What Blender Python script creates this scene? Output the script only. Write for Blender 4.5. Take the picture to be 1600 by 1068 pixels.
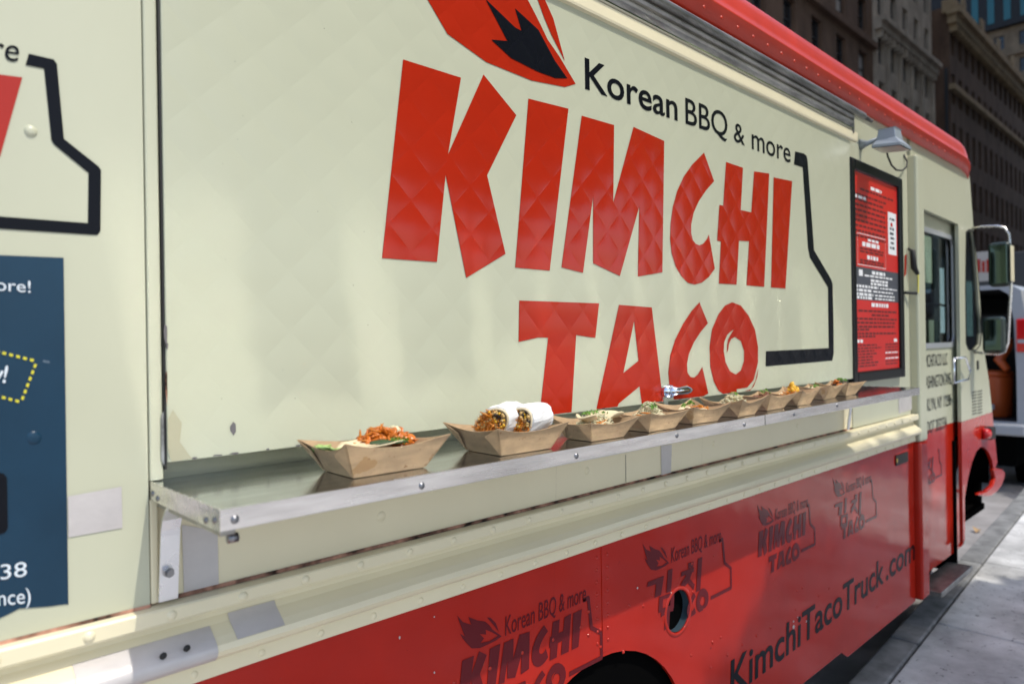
import bpy, bmesh, math, random
from mathutils import Vector, Matrix, noise
from mathutils.geometry import tessellate_polygon
random.seed(7)
R = math.radians
for o in list(bpy.data.objects): bpy.data.objects.remove(o)
scene = bpy.context.scene
COL = scene.collection

# ------------------------------------------------------------------ camera
CZ = 1.80                       # eye height above the road
D = 1.25                        # distance from the eye to the truck's side
FPX = 1100.0; YAW = math.atan(1145/1100.0); ROLL = 0.0155
FW = Vector((math.cos(YAW), math.sin(YAW), 0)); RT = Vector((math.sin(YAW), -math.cos(YAW), 0)); UP = Vector((0, 0, 1))
EYE = Vector((0, -D, CZ))
cam = bpy.data.cameras.new('camera'); camo = bpy.data.objects.new('camera', cam); COL.objects.link(camo)
cam.sensor_width = 36; cam.lens = FPX/1600*36; cam.clip_start = 0.02; cam.clip_end = 2000
xr = RT*math.cos(ROLL) - UP*math.sin(ROLL); xr.normalize()
zb = -FW; yu = zb.cross(xr)
camo.matrix_world = Matrix.Translation(EYE) @ Matrix((xr, yu, zb)).transposed().to_4x4()
cam.dof.use_dof = True; cam.dof.focus_distance = 1.75; cam.dof.aperture_fstop = 2.8
scene.camera = camo

# ------------------------------------------------------------------ light
SUN_TRAVEL = Vector((-0.073, 0.30, -0.53)).normalized()
world = bpy.data.worlds.new('World'); scene.world = world; world.use_nodes = True
wn = world.node_tree; wn.nodes.clear()
sky = wn.nodes.new('ShaderNodeTexSky'); sky.sky_type = 'NISHITA'; sky.sun_disc = False
sky.sun_elevation = math.asin(-SUN_TRAVEL.z); sky.sun_rotation = math.atan2(-SUN_TRAVEL.x, -SUN_TRAVEL.y)
sky.air_density = 1.0; sky.dust_density = 2.0; sky.ozone_density = 1.0
bg = wn.nodes.new('ShaderNodeBackground'); bg.inputs[1].default_value = 0.15
wo = wn.nodes.new('ShaderNodeOutputWorld')
wn.links.new(sky.outputs[0], bg.inputs[0]); wn.links.new(bg.outputs[0], wo.inputs[0])
sl = bpy.data.lights.new('sun', 'SUN'); sl.energy = 2.0; sl.angle = R(0.7); sl.color = (1.0, 0.95, 0.86)
so = bpy.data.objects.new('sun', sl); COL.objects.link(so); so.location = (5, -10, 20)
so.rotation_euler = SUN_TRAVEL.to_track_quat('-Z', 'Y').to_euler()
scene.view_settings.view_transform = 'Standard'; scene.view_settings.look = 'None'
scene.view_settings.exposure = 0.72; scene.view_settings.gamma = 1.0
scene.view_settings.use_curve_mapping = False
scene.cycles.blur_glossy = 0.1; scene.cycles.sample_clamp_indirect = 0.0     # keep the sun glancing off the steel shelf

# ------------------------------------------------------------------ placing helpers
def ray(px, py):
    u, v = px-800, py-534
    c, s = math.cos(ROLL), math.sin(ROLL)
    return FW*FPX + RT*(u*c - v*s) - UP*(u*s + v*c)
def at(px, py, Y=0.0):          # point of the plane y = Y seen at a photo position
    d = ray(px, py); return EYE + d*((Y+D)/d.y)
def onz(px, py, z):
    d = ray(px, py); return EYE + d*((z-CZ)/d.z)
def crop(s, ox, oy): return lambda *p: [(ox+x/s, oy+y/s) for x, y in p]
def plane(pts, Y=0.0): return [((q := at(x, y, Y)).x, q.z) for x, y in pts]

# ------------------------------------------------------------------ mesh helpers
ORIGIN = {}
def link(o, parent=None):
    COL.objects.link(o)
    if parent is not None:
        o.parent = parent
        if parent.name in ORIGIN: o.matrix_parent_inverse = Matrix.Translation(-ORIGIN[parent.name])
    return o
def mesh(name, verts, faces, mat, parent=None, smooth=False, kind=None):
    me = bpy.data.meshes.new(name); me.from_pydata([tuple(v) for v in verts], [], faces); me.update()
    if mat: me.materials.append(mat)
    if smooth: me.polygons.foreach_set('use_smooth', [True]*len(me.polygons))
    o = link(bpy.data.objects.new(name, me), parent)
    if kind: o['kind'] = kind
    return o
def empty(name, loc):
    o = bpy.data.objects.new(name, None); COL.objects.link(o); o.location = loc; o.empty_display_size = 0.1
    ORIGIN[o.name] = Vector(loc); return o
def tag(o, label=None, cat=None, group=None, kind=None):
    if label: o['label'] = label
    if cat: o['category'] = cat
    if group: o['group'] = group
    if kind: o['kind'] = kind
    return o
class MB:
    def __init__(s): s.v = []; s.f = []
    def box(s, x0, x1, y0, y1, z0, z1):
        b = len(s.v)
        s.v += [(x, y, z) for x in (x0, x1) for y in (y0, y1) for z in (z0, z1)]
        s.f += [tuple(b+i for i in q) for q in ((0,1,3,2),(4,6,7,5),(0,4,5,1),(2,3,7,6),(0,2,6,4),(1,5,7,3))]
        return s
    def obox(s, o, u, w, n, a0, a1, b0, b1, c0, c1):   # box in a frame
        b = len(s.v)
        s.v += [tuple(o+u*a+w*bb+n*c) for a in (a0, a1) for bb in (b0, b1) for c in (c0, c1)]
        s.f += [tuple(b+i for i in q) for q in ((0,1,3,2),(4,6,7,5),(0,4,5,1),(2,3,7,6),(0,2,6,4),(1,5,7,3))]
        return s
    def quad(s, *p):
        b = len(s.v); s.v += [tuple(q) for q in p]; s.f.append(tuple(range(b, b+len(p)))); return s
    def tube(s, pts, r, n=8, cap=True):
        pts = [Vector(p) for p in pts]; rs = r if isinstance(r, (list, tuple)) else [r]*len(pts)
        b = len(s.v); prev = None
        for i, p in enumerate(pts):
            t = (pts[min(i+1, len(pts)-1)] - pts[max(i-1, 0)]).normalized()
            a = prev if prev is not None else (Vector((0, 0, 1)) if abs(t.z) < 0.9 else Vector((1, 0, 0)))
            a = (a - t*a.dot(t)).normalized(); c = t.cross(a); prev = a
            for k in range(n):
                w = 2*math.pi*k/n; s.v.append(tuple(p + (a*math.cos(w)+c*math.sin(w))*rs[i]))
        for i in range(len(pts)-1):
            for k in range(n):
                s.f.append((b+i*n+k, b+i*n+(k+1) % n, b+(i+1)*n+(k+1) % n, b+(i+1)*n+k))
        if cap: s.f.append(tuple(b+k for k in range(n))[::-1]); s.f.append(tuple(b+(len(pts)-1)*n+k for k in range(n)))
        return s
    def dome(s, c, r, h, n=8, axis=Vector((0, -1, 0))):
        c = Vector(c); a = axis.orthogonal().normalized(); d = axis.cross(a); b = len(s.v)
        for (rr, hh) in ((1, 0), (.8, .6), (.4, .93)):
            for k in range(n):
                w = 2*math.pi*k/n; s.v.append(tuple(c+(a*math.cos(w)+d*math.sin(w))*r*rr+axis*h*hh))
        s.v.append(tuple(c+axis*h))
        for i in range(2):
            for k in range(n): s.f.append((b+i*n+k, b+i*n+(k+1) % n, b+(i+1)*n+(k+1) % n, b+(i+1)*n+k))
        for k in range(n): s.f.append((b+2*n+k, b+2*n+(k+1) % n, b+3*n))
        return s
    def build(s, name, mat, parent=None, smooth=False, kind=None): return mesh(name, s.v, s.f, mat, parent, smooth, kind)
def bevel(o, w, seg=2):
    m = o.modifiers.new('bevel', 'BEVEL'); m.width = w; m.segments = seg; m.limit_method = 'ANGLE'; m.angle_limit = R(40); return o
def box(name, x0, x1, y0, y1, z0, z1, mat, parent=None, bev=0):
    o = MB().box(x0, x1, y0, y1, z0, z1).build(name, mat, parent)
    return bevel(o, bev) if bev else o
def flat(name, loops, Y, mat, parent=None, depth=0.0):
    """a sheet in the plane y = Y from (x, z) loops: first outline, then holes"""
    vs = [[Vector((x, z, 0)) for x, z in l] for l in loops]
    tri = tessellate_polygon(vs); P = [p for l in vs for p in l]
    v = [(p.x, Y, p.y) for p in P]; f = []
    for t in tri:
        a, b, c = (P[i] for i in t)
        f.append(tuple(t) if (b-a).cross(c-a).z > 0 else (t[0], t[2], t[1]))
    if depth:
        n = len(v); v += [(x, y+depth, z) for x, y, z in v]; f += [tuple(i+n for i in t[::-1]) for t in f]
        k = 0
        for l in loops:
            m = len(l); area = sum(l[i][0]*l[(i+1) % m][1]-l[(i+1) % m][0]*l[i][1] for i in range(m))
            for i in range(m):
                a, b = k+i, k+(i+1) % m
                f.append((a, b, b+n, a+n))
            k += m
        o = mesh(name, v, f, mat, parent)
        bm = bmesh.new(); bm.from_mesh(o.data); bmesh.ops.recalc_face_normals(bm, faces=bm.faces); bm.to_mesh(o.data); bm.free()
        return o
    return mesh(name, v, f, mat, parent)
def strip(name, prof, x0, x1, mat, parent=None, smooth=True, nx=1, wob=0.0, caps=False):
    """profile of (y, z) pairs swept along x"""
    v, f, n = [], [], len(prof)
    for i in range(nx+1):
        x = x0+(x1-x0)*i/nx
        for j, (y, z) in enumerate(prof):
            w = wob*noise.noise(Vector((x*2.3, z*9, j*.3))) if wob else 0
            v.append((x, y+w, z+w*.5))
    for i in range(nx):
        for j in range(n-1): f.append((i*n+j, i*n+j+1, (i+1)*n+j+1, (i+1)*n+j))
    if caps: f.append(tuple(range(n))); f.append(tuple(range(nx*n, nx*n+n))[::-1])
    return mesh(name, v, f, mat, parent, smooth)
def arc(cx, cy, r, a0, a1, n, ry=None):
    ry = ry or r
    return [(cx+r*math.cos(R(a0+(a1-a0)*i/n)), cy+ry*math.sin(R(a0+(a1-a0)*i/n))) for i in range(n+1)]

# ------------------------------------------------------------------ materials
def mat(name, color, rough=0.5, metal=0.0, spec=0.5, coat=0.0, coatr=0.05):
    m = bpy.data.materials.new(name); m.use_nodes = True; nt = m.node_tree
    b = nt.nodes['Principled BSDF']
    b.inputs['Base Color'].default_value = (*color, 1); b.inputs['Roughness'].default_value = rough
    b.inputs['Metallic'].default_value = metal; b.inputs['Specular IOR Level'].default_value = spec
    b.inputs['Coat Weight'].default_value = coat; b.inputs['Coat Roughness'].default_value = coatr
    return m
def N(m, t, **kw):
    n = m.node_tree.nodes.new(t)
    for k, v in kw.items():
        if k in n.inputs.keys(): n.inputs[k].default_value = v
        else: setattr(n, k, v)
    return n
def L(m, a, b): m.node_tree.links.new(a, b)
def bsdf(m): return m.node_tree.nodes['Principled BSDF']
def pos(m, scale=(1, 1, 1)):
    g = N(m, 'ShaderNodeNewGeometry'); mp = N(m, 'ShaderNodeMapping'); mp.inputs['Scale'].default_value = scale
    L(m, g.outputs['Position'], mp.inputs[0]); return mp.outputs[0]
def noisy(m, color, var=0.1, scale=6, stretch=(1, 1, 1), detail=5, dark=None, lo=0.3, hi=0.7):
    """colour varies between color*(1-var) (or dark) and color*(1+var/2)"""
    n = N(m, 'ShaderNodeTexNoise', Scale=scale, Detail=detail, Roughness=0.6); L(m, pos(m, stretch), n.inputs['Vector'])
    r = N(m, 'ShaderNodeValToRGB'); r.color_ramp.elements[0].position = lo; r.color_ramp.elements[1].position = hi
    d = dark or tuple(c*(1-var) for c in color)
    r.color_ramp.elements[0].color = (*d, 1); r.color_ramp.elements[1].color = (*[min(1, c*(1+var*.5)) for c in color], 1)
    L(m, n.outputs['Fac'], r.inputs[0]); return r.outputs[0]
def rough_noise(m, lo, hi, scale=20, stretch=(1, 1, 1)):
    n = N(m, 'ShaderNodeTexNoise', Scale=scale, Detail=2); L(m, pos(m, stretch), n.inputs['Vector'])
    r = N(m, 'ShaderNodeMapRange', interpolation_type='SMOOTHSTEP'); r.inputs[1].default_value = .15; r.inputs[2].default_value = .85; r.inputs[3].default_value = lo; r.inputs[4].default_value = hi
    L(m, n.outputs['Fac'], r.inputs[0]); L(m, r.outputs[0], bsdf(m).inputs['Roughness'])
def bump(m, height, dist=0.002, strength=1.0):
    b = N(m, 'ShaderNodeBump', Distance=dist, Strength=strength); L(m, height, b.inputs['Height'])
    L(m, b.outputs[0], bsdf(m).inputs['Normal']); return b
def math_(m, op, a, b=None):
    n = N(m, 'ShaderNodeMath', operation=op)
    for i, x in enumerate((a, b)):
        if x is None: continue
        if isinstance(x, (int, float)): n.inputs[i].default_value = x
        else: L(m, x, n.inputs[i])
    return n.outputs[0]
def specks(m, base_sock, color, scale, thresh, stretch=(1, 1, 1)):
    n = N(m, 'ShaderNodeTexNoise', Scale=scale, Detail=3); L(m, pos(m, stretch), n.inputs['Vector'])
    r = N(m, 'ShaderNodeValToRGB'); r.color_ramp.elements[0].position = thresh; r.color_ramp.elements[1].position = thresh+.02
    L(m, n.outputs['Fac'], r.inputs[0])
    x = N(m, 'ShaderNodeMix', data_type='RGBA'); L(m, r.outputs[0], x.inputs[0]); L(m, base_sock, x.inputs[6]); x.inputs[7].default_value = (*color, 1)
    return x.outputs[2]
def quilt(m, depth=0.0013):
    g = N(m, 'ShaderNodeNewGeometry'); s = N(m, 'ShaderNodeSeparateXYZ'); L(m, g.outputs['Position'], s.inputs[0])
    w = N(m, 'ShaderNodeTexNoise', Scale=5, Detail=2); L(m, g.outputs['Position'], w.inputs['Vector'])
    wob = math_(m, 'MULTIPLY', math_(m, 'SUBTRACT', w.outputs['Fac'], .5), .10)
    x = math_(m, 'ADD', math_(m, 'DIVIDE', math_(m, 'SUBTRACT', s.outputs[0], 1.384), .111), wob)
    z = math_(m, 'DIVIDE', math_(m, 'SUBTRACT', s.outputs[2], CZ-.085), .111)
    a = math_(m, 'ABSOLUTE', math_(m, 'SINE', math_(m, 'MULTIPLY', math_(m, 'ADD', x, z), math.pi)))
    b = math_(m, 'ABSOLUTE', math_(m, 'SINE', math_(m, 'MULTIPLY', math_(m, 'SUBTRACT', x, z), math.pi)))
    h = math_(m, 'POWER', math_(m, 'MULTIPLY', a, b), .8)
    n = N(m, 'ShaderNodeTexNoise', Scale=7, Detail=3); L(m, pos(m), n.inputs['Vector'])
    h = math_(m, 'ADD', h, math_(m, 'MULTIPLY', n.outputs['Fac'], .8))
    bump(m, h, depth)
CREAM = (0.475, 0.48, 0.35)
def cream_mat(name, col=CREAM, rough=(.22, .4), var=.06):
    m = mat(name, col, .3)
    c = noisy(m, col, var, 2.2, (1, 1, .5))
    L(m, c, bsdf(m).inputs['Base Color'])
    n = N(m, 'ShaderNodeTexNoise', Scale=4, Detail=2); L(m, pos(m), n.inputs['Vector']); bump(m, n.outputs['Fac'], .006, .35)
    return m
M = {}
M['cream'] = cream_mat('cream_paint')
M['trim'] = cream_mat('cream_trim_paint', (0.74, 0.67, 0.46))
M['sillc'] = cream_mat('rubbed_cream', (.38, .36, .24)); M['sill'] = cream_mat('olive_recess_shade', (.17, .175, .115))  # the dark olive holds the shade of the recess below the hatch
M['hatch'] = mat('quilted_cream_vinyl', (.45, .46, .34), .28)
c_ = noisy(M['hatch'], (.45, .46, .335), .05, 1.7); c_ = specks(M['hatch'], c_, (.3, .3, .24), 80, .77)
L(M['hatch'], c_, bsdf(M['hatch']).inputs['Base Color']); quilt(M['hatch'], .0007)
def decal(name, col, rough=.18, quilted=True, var=.06, spec=.5):
    m = mat(name, col, rough, spec=spec); L(m, noisy(m, col, var, 9), bsdf(m).inputs['Base Color'])
    if quilted: quilt(m)
    return m
M['red_q'] = decal('red_vinyl', (.36, .019, .006), .17, spec=.32)
M['black_q'] = decal('black_vinyl', (.006, .007, .010), .24, spec=.15)
M['red_d'] = decal('red_vinyl_plain', (.36, .019, .008), .25, False, spec=.3)
M['black_d'] = decal('black_vinyl_plain', (.006, .007, .010), .3, False, spec=.1)
M['ghost'] = decal('dark_maroon_print', (.115, .009, .011), .16, False, spec=.3)
M['urlblack'] = decal('black_lettering_vinyl', (.005, .006, .008), .2, False, spec=.18)
m = M['navy'] = mat('navy_print', (.02, .055, .10), .25, spec=.25)
c_ = specks(m, noisy(m, (.010, .040, .075), .25, 3), (.10, .14, .18), 40, .73); L(m, c_, bsdf(m).inputs['Base Color'])
M['white_d'] = mat('white_print', (.62, .68, .72), .4)
M['yellow_d'] = mat('yellow_print', (.60, .55, .03), .4)
m = M['red'] = mat('red_body_paint', (.42, .018, .008), .15, spec=.32, coat=.07, coatr=.04)
c_ = specks(m, noisy(m, (.41, .018, .008), .14, 3), (.15, .01, .01), 45, .74)
c_ = specks(m, c_, (.20, .05, .04), 140, .74); L(m, c_, bsdf(m).inputs['Base Color'])
rough_noise(m, .05, .15, 9)
n_ = N(m, 'ShaderNodeTexNoise', Scale=2.6, Detail=2); L(m, pos(m), n_.inputs['Vector']); bump(m, n_.outputs['Fac'], .012, .5)
m = M['roof'] = mat('red_roof_paint', (.52, .034, .012), .32, spec=.35)
L(m, noisy(m, (.52, .034, .012), .14, 6, (1, 1, .4)), bsdf(m).inputs['Base Color'])
m = M['steel'] = mat('stainless_steel', (.62, .64, .66), .16, 1.0); rough_noise(m, .10, .20, 5, (1, 4, 1))
L(m, noisy(m, (.52, .54, .56), .25, 9, (1, 5, 1)), bsdf(m).inputs['Base Color'])
n_ = N(m, 'ShaderNodeTexNoise', Scale=2.2, Detail=2); L(m, pos(m), n_.inputs['Vector']); bump(m, n_.outputs['Fac'], .0035, .4)
m = M['brushed'] = mat('brushed_steel', (.66, .65, .67), .3, 1.0); L(m, noisy(m, (.82, .79, .77), .22, 12, (.6, 1, 5)), bsdf(m).inputs['Base Color']); rough_noise(m, .18, .36, 60, (.05, 1, 1))
m = M['alu'] = mat('weathered_aluminium', (.42, .41, .39), .4, .9); L(m, noisy(m, (.42, .41, .38), .5, 14, (.5, 1, 2)), bsdf(m).inputs['Base Color'])
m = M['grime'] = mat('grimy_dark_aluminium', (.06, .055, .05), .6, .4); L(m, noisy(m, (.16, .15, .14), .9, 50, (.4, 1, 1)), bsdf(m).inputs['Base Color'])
m = M['plate'] = mat('bright_steel_plate', (.86, .86, .87), .3, 1.0); rough_noise(m, .22, .38, 30)
M['chrome'] = mat('chrome', (.80, .82, .85), .07, 1.0)
M['screw'] = mat('screw_steel', (.25, .25, .26), .3, 1.0)
M['rubber'] = mat('black_rubber', (.008, .008, .008), .6)
M['under'] = mat('dark_underbody', (.003, .003, .003), .95, spec=.0)
M['boardframe'] = mat('black_board_frame', (.006, .006, .006), .3, spec=.25)
m = M['poster'] = mat('red_poster_under_glass', (.62, .02, .014), .35, coat=.6, coatr=.02)
M['slate'] = mat('slate_poster_band', (.07, .075, .09), .4, coat=.6, coatr=.02)
M['pwhite'] = mat('poster_white_ink', (.75, .75, .75), .5); M['pblack'] = mat('poster_dark_ink', (.10, .008, .008), .5)
M['pcard'] = mat('poster_pale_card', (.72, .74, .75), .5)
m = M['tape'] = mat('silver_tape', (.50, .475, .455), .38, .1); L(m, noisy(m, (.52, .49, .47), .14, 8), bsdf(m).inputs['Base Color'])
n_ = N(m, 'ShaderNodeTexNoise', Scale=16, Detail=3); L(m, pos(m, (1, 1, 2)), n_.inputs['Vector']); bump(m, n_.outputs['Fac'], .003, .6)
m = M['rust'] = mat('rust_and_dirt', (.10, .03, .02), .9, spec=.1); L(m, noisy(m, (.42, .22, .15), .3, 16, (1, 1, 1), dark=(.02, .013, .01), lo=.40, hi=.62), bsdf(m).inputs['Base Color'])
M['chip'] = mat('chipped_grey_metal', (.12, .11, .11), .5)
M['lampgrey'] = mat('grey_cast_lamp', (.30, .34, .37), .4, .2)
M['lens'] = mat('lamp_lens', (.62, .6, .5), .12)
M['bluepipe'] = mat('blue_grey_pipe', (.10, .16, .20), .3, .6)
def glass(name, tint, refl=1.5):
    m = bpy.data.materials.new(name); m.use_nodes = True; nt = m.node_tree; nt.nodes.clear()
    o = nt.nodes.new('ShaderNodeOutputMaterial'); mx = nt.nodes.new('ShaderNodeMixShader'); t = nt.nodes.new('ShaderNodeBsdfTransparent')
    g = nt.nodes.new('ShaderNodeBsdfGlossy'); g.inputs['Roughness'].default_value = .03; fr = nt.nodes.new('ShaderNodeFresnel'); fr.inputs[0].default_value = refl
    t.inputs[0].default_value = (*tint, 1)
    nt.links.new(fr.outputs[0], mx.inputs[0]); nt.links.new(t.outputs[0], mx.inputs[1]); nt.links.new(g.outputs[0], mx.inputs[2]); nt.links.new(mx.outputs[0], o.inputs[0])
    return m
M['glass'] = glass('window_glass', (.55, .68, .70)); M['tint'] = glass('tinted_glass', (.12, .2, .19))
M['ventgrey'] = mat('louvre_shadow_grey', (.10, .10, .075), .6)
M['seal'] = mat('satin_alloy_trim', (.62, .64, .66), .35, .7)
M['mirror'] = mat('mirror_glass', (.10, .15, .14), .04, 1.0)
M['mirrorback'] = mat('mirror_housing', (.02, .035, .03), .25)
m = M['kraft'] = mat('kraft_paperboard', (.43, .295, .165), .62, spec=.25)
c_ = noisy(m, (.43, .295, .165), .22, 26, (1, 1, 3)); c_ = specks(m, c_, (.33, .20, .09), 22, .66); L(m, specks(m, c_, (.24, .13, .055), 110, .68), bsdf(m).inputs['Base Color'])
n_ = N(m, 'ShaderNodeTexNoise', Scale=120, Detail=2); L(m, pos(m), n_.inputs['Vector']); bump(m, n_.outputs['Fac'], .0006, .4)
# ground and street
m = M['asphalt'] = mat('asphalt', (.12, .115, .115), .85, spec=.3); c_ = noisy(m, (.33, .315, .31), .4, 2.0); L(m, specks(m, c_, (.30, .29, .28), 160, .62), bsdf(m).inputs['Base Color'])
n_ = N(m, 'ShaderNodeTexNoise', Scale=150, Detail=3); L(m, pos(m), n_.inputs['Vector']); bump(m, n_.outputs['Fac'], .004, .6)
m = M['concrete'] = mat('sidewalk_concrete', (.40, .40, .39), .8, spec=.3); c_ = noisy(m, (.56, .555, .54), .55, 2.4, detail=10); L(m, specks(m, specks(m, c_, (.20, .20, .19), 40, .66), (.12, .12, .12), 9, .71), bsdf(m).inputs['Base Color'])
n_ = N(m, 'ShaderNodeTexNoise', Scale=90, Detail=4); L(m, pos(m), n_.inputs['Vector']); bump(m, n_.outputs['Fac'], .004, .5)
m = M['kerb'] = mat('kerb_stone', (.20, .20, .20), .8); L(m, noisy(m, (.22, .22, .215), .5, 8), bsdf(m).inputs['Base Color'])
def stone(name, col, var=.35, sc=1.2):
    m = mat(name, col, .85, spec=.2); L(m, noisy(m, col, var, sc, (1, 1, .5), 8), bsdf(m).inputs['Base Color']); return m
M['brown'] = stone('dark_brown_brick', (.14, .085, .055)); M['grey'] = stone('grey_limestone', (.40, .33, .25)); M['redbrown'] = stone('red_brown_brick', (.13, .08, .052))
M['tan'] = stone('tan_stone', (.22, .165, .11)); M['goldstone'] = stone('ochre_cornice_stone', (.36, .26, .15)); M['near'] = stone('pale_shade_building', (.45, .41, .35))
M['wframe'] = mat('dark_window_frame', (.03, .03, .03), .5); M['pane'] = mat('dark_window_pane', (.012, .015, .018), .05, spec=.6)
M['tealglass'] = mat('teal_glass', (.015, .12, .14), .05, spec=.5); M['blind'] = mat('pale_window_blind', (.40, .36, .32), .6)
M['bark'] = stone('tree_bark', (.12, .09, .06), .4, 6)
m = M['leaf'] = mat('tree_leaf', (.10, .15, .05), .45); L(m, noisy(m, (.11, .16, .05), .4, 1.5), bsdf(m).inputs['Base Color'])
tl_ = N(m, 'ShaderNodeBsdfTranslucent'); tl_.inputs[0].default_value = (.42, .46, .16, 1); mx_ = N(m, 'ShaderNodeMixShader'); mx_.inputs[0].default_value = .5
L(m, bsdf(m).outputs[0], mx_.inputs[1]); L(m, tl_.outputs[0], mx_.inputs[2]); L(m, mx_.outputs[0], m.node_tree.nodes['Material Output'].inputs[0])
M['vanwhite'] = mat('white_van_paint', (.34, .35, .37), .3); M['vandark'] = mat('dark_cargo_lining', (.012, .013, .015), .7)
M['greyvan'] = mat('dark_truck_paint', (.03, .028, .028), .5)
M['tail'] = mat('red_lamp_lens', (.55, .01, .012), .12, coat=.5); M['orange'] = mat('orange_plastic', (.42, .07, .01), .45)
M['tyre'] = mat('tyre_rubber', (.003, .003, .003), .95, spec=.0); M['amber'] = mat('amber_lens', (.55, .35, .02), .3)

# ------------------------------------------------------------------ ground
KS = 0.057                                               # the kerb runs slightly askew to the truck
def kerb_y(x): return -0.05 + KS*(x-3.6)
road = mesh('road', [(-60, -400, 0), (600, -400, 0), (600, 400, 0), (-60, 400, 0)], [(0, 1, 2, 3)], M['asphalt']); tag(road, 'grey asphalt road beneath the food truck', 'road', kind='structure')
SW = 0.14
def skew(x, dy): return (x, kerb_y(x)+dy)
X0, X1 = -12.0, 120.0
base = MB(); p = [skew(X0, -.002), skew(X1, -.002), skew(X1, -8.0), skew(X0, -8.0)]
base.quad(*[(x, y, SW-.012) for x, y in p[::-1]])
base.quad((*p[0], 0), (*p[1], 0), (*p[1], SW-.012), (*p[0], SW-.012))
sidewalk = base.build('sidewalk', M['kerb']); tag(sidewalk, 'concrete sidewalk alongside the food truck', 'sidewalk', kind='structure')
# kerb stones, then slabs
xs = X0
while xs < 40:
    xe = xs+1.8; g = .004
    k = MB(); q = [skew(xs+g, .15), skew(xe-g, .15), skew(xe-g, .004), skew(xs+g, .004)]
    k.v = [(x, y, 0) for x, y in q]+[(x, y, SW+random.uniform(-.003, .002)) for x, y in q]
    k.f = [(4, 7, 6, 5), (0, 4, 5, 1), (1, 5, 6, 2), (2, 6, 7, 3), (3, 7, 4, 0)]
    bevel(k.build('kerb_stone', M['kerb'], sidewalk), .012); xs = xe
for i in range(22):
    for j in range(5):
        xa = -7.02+i*1.45; ya = -.006-j*1.5; g = .006; zt = SW+random.uniform(-.002, .003)
        q = [skew(xa+g, ya), skew(xa+1.45-g, ya), skew(xa+1.45-g, ya-1.5+2*g), skew(xa+g, ya-1.5+2*g)]
        k = MB(); k.v = [(x, y, SW-.05) for x, y in q]+[(x, y, zt) for x, y in q]
        k.f = [(4, 7, 6, 5), (0, 4, 5, 1), (1, 5, 6, 2), (2, 6, 7, 3), (3, 7, 4, 0)]
        bevel(k.build('slab', M['concrete'], sidewalk), .006, 1)

# ------------------------------------------------------------------ buildings
WIN = {}
def window_mesh(w, h, key, pm):
    if key in WIN: return WIN[key]
    f = MB(); t = .09
    f.box(-w/2, -w/2+t, -.05, .05, 0, h).box(w/2-t, w/2, -.05, .05, 0, h).box(-w/2+t, w/2-t, -.05, .05, 0, t).box(-w/2+t, w/2-t, -.05, .05, h-t, h).box(-w/2+t, w/2-t, -.05, .05, h*.52-.04, h*.52+.04)
    a = bpy.data.meshes.new('window'); a.from_pydata(f.v, [], f.f); a.materials.append(M['wframe'])
    g = MB().box(-w/2+t, w/2-t, .0, .02, t, h-t)
    b = bpy.data.meshes.new('pane'); b.from_pydata(g.v, [], g.f); b.materials.append(pm)
    WIN[key] = (a, b); return WIN[key]
def facade(bld, o, u, n, nb, bay, nf, fl, ww, wh, sill, wm, depth=.35, key='', skip=None, pms=('pane',), vis=None):
    """wall of bays and floors in the frame o, u (along), n (outward) with real openings and windows"""
    b = MB(); o = Vector(o); u = Vector(u); n = Vector(n); rz = math.atan2(u.y, u.x)
    for i in range(nb):
        for j in range(nf):
            a0, a1, z0, z1 = i*bay, (i+1)*bay, j*fl, (j+1)*fl
            P = lambda a, z, d=0: o+u*a+UP*z-n*d
            w0, w1, h0, h1 = a0+(bay-ww)/2, a0+(bay+ww)/2, z0+sill, z0+sill+wh
            b.quad(P(a0, z0), P(a1, z0), P(a1, h0), P(a0, h0)); b.quad(P(a0, h1), P(a1, h1), P(a1, z1), P(a0, z1))
            b.quad(P(a0, h0), P(w0, h0), P(w0, h1), P(a0, h1)); b.quad(P(w1, h0), P(a1, h0), P(a1, h1), P(w1, h1))
            b.quad(P(w0, h0), P(w1, h0), P(w1, h0, depth), P(w0, h0, depth)); b.quad(P(w0, h1, depth), P(w1, h1, depth), P(w1, h1), P(w0, h1))
            b.quad(P(w0, h0, depth), P(w0, h1, depth), P(w0, h1), P(w0, h0)); b.quad(P(w1, h0), P(w1, h1), P(w1, h1, depth), P(w1, h0, depth))
            if vis and not vis(P(a0+bay/2, h0)):
                b.quad(P(w0, h0, depth), P(w1, h0, depth), P(w1, h1, depth), P(w0, h1, depth)); continue
            pm = pms[random.randrange(len(pms))]
            a, g = window_mesh(ww, wh, (key, pm), M[pm])
            wo_ = bpy.data.objects.new('window', a); link(wo_, bld)
            wo_.matrix_basis = Matrix.Translation(P((w0+w1)/2, h0, depth*.8)) @ Matrix.Rotation(rz, 4, 'Z')
            pn = bpy.data.objects.new('pane', g); COL.objects.link(pn); pn.parent = wo_
    return b.build('wall', wm, bld)
def inframe(p):
    q = p-EYE; w = q.dot(FW); x = 800+q.dot(RT)/w*FPX; y = 534-q.dot(UP)/w*FPX
    return 1150 < x < 1660 and -120 < y < 560
XU = Vector((1, 0, 0)); NU = Vector((0, -1, 0)); FY = 14.0
def building(name, loc, label):
    b = empty(name, loc); tag(b, label, 'building', 'buildings across the street'); return b
bA = building('apartment_building', (36, FY+6, 0), 'dark brown apartment building rising behind the truck roof, leftmost of the row')
facade(bA, (22.6, FY, 0), XU, NU, 7, 3.2, 10, 3.15, 1.35, 1.9, .75, M['brown'], key='A', pms=('pane', 'pane', 'pane', 'blind'), vis=inframe)
box('roof', 22.6, 45.0, FY+.02, FY+12, 31.5, 31.9, M['brown'], bA)
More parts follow.
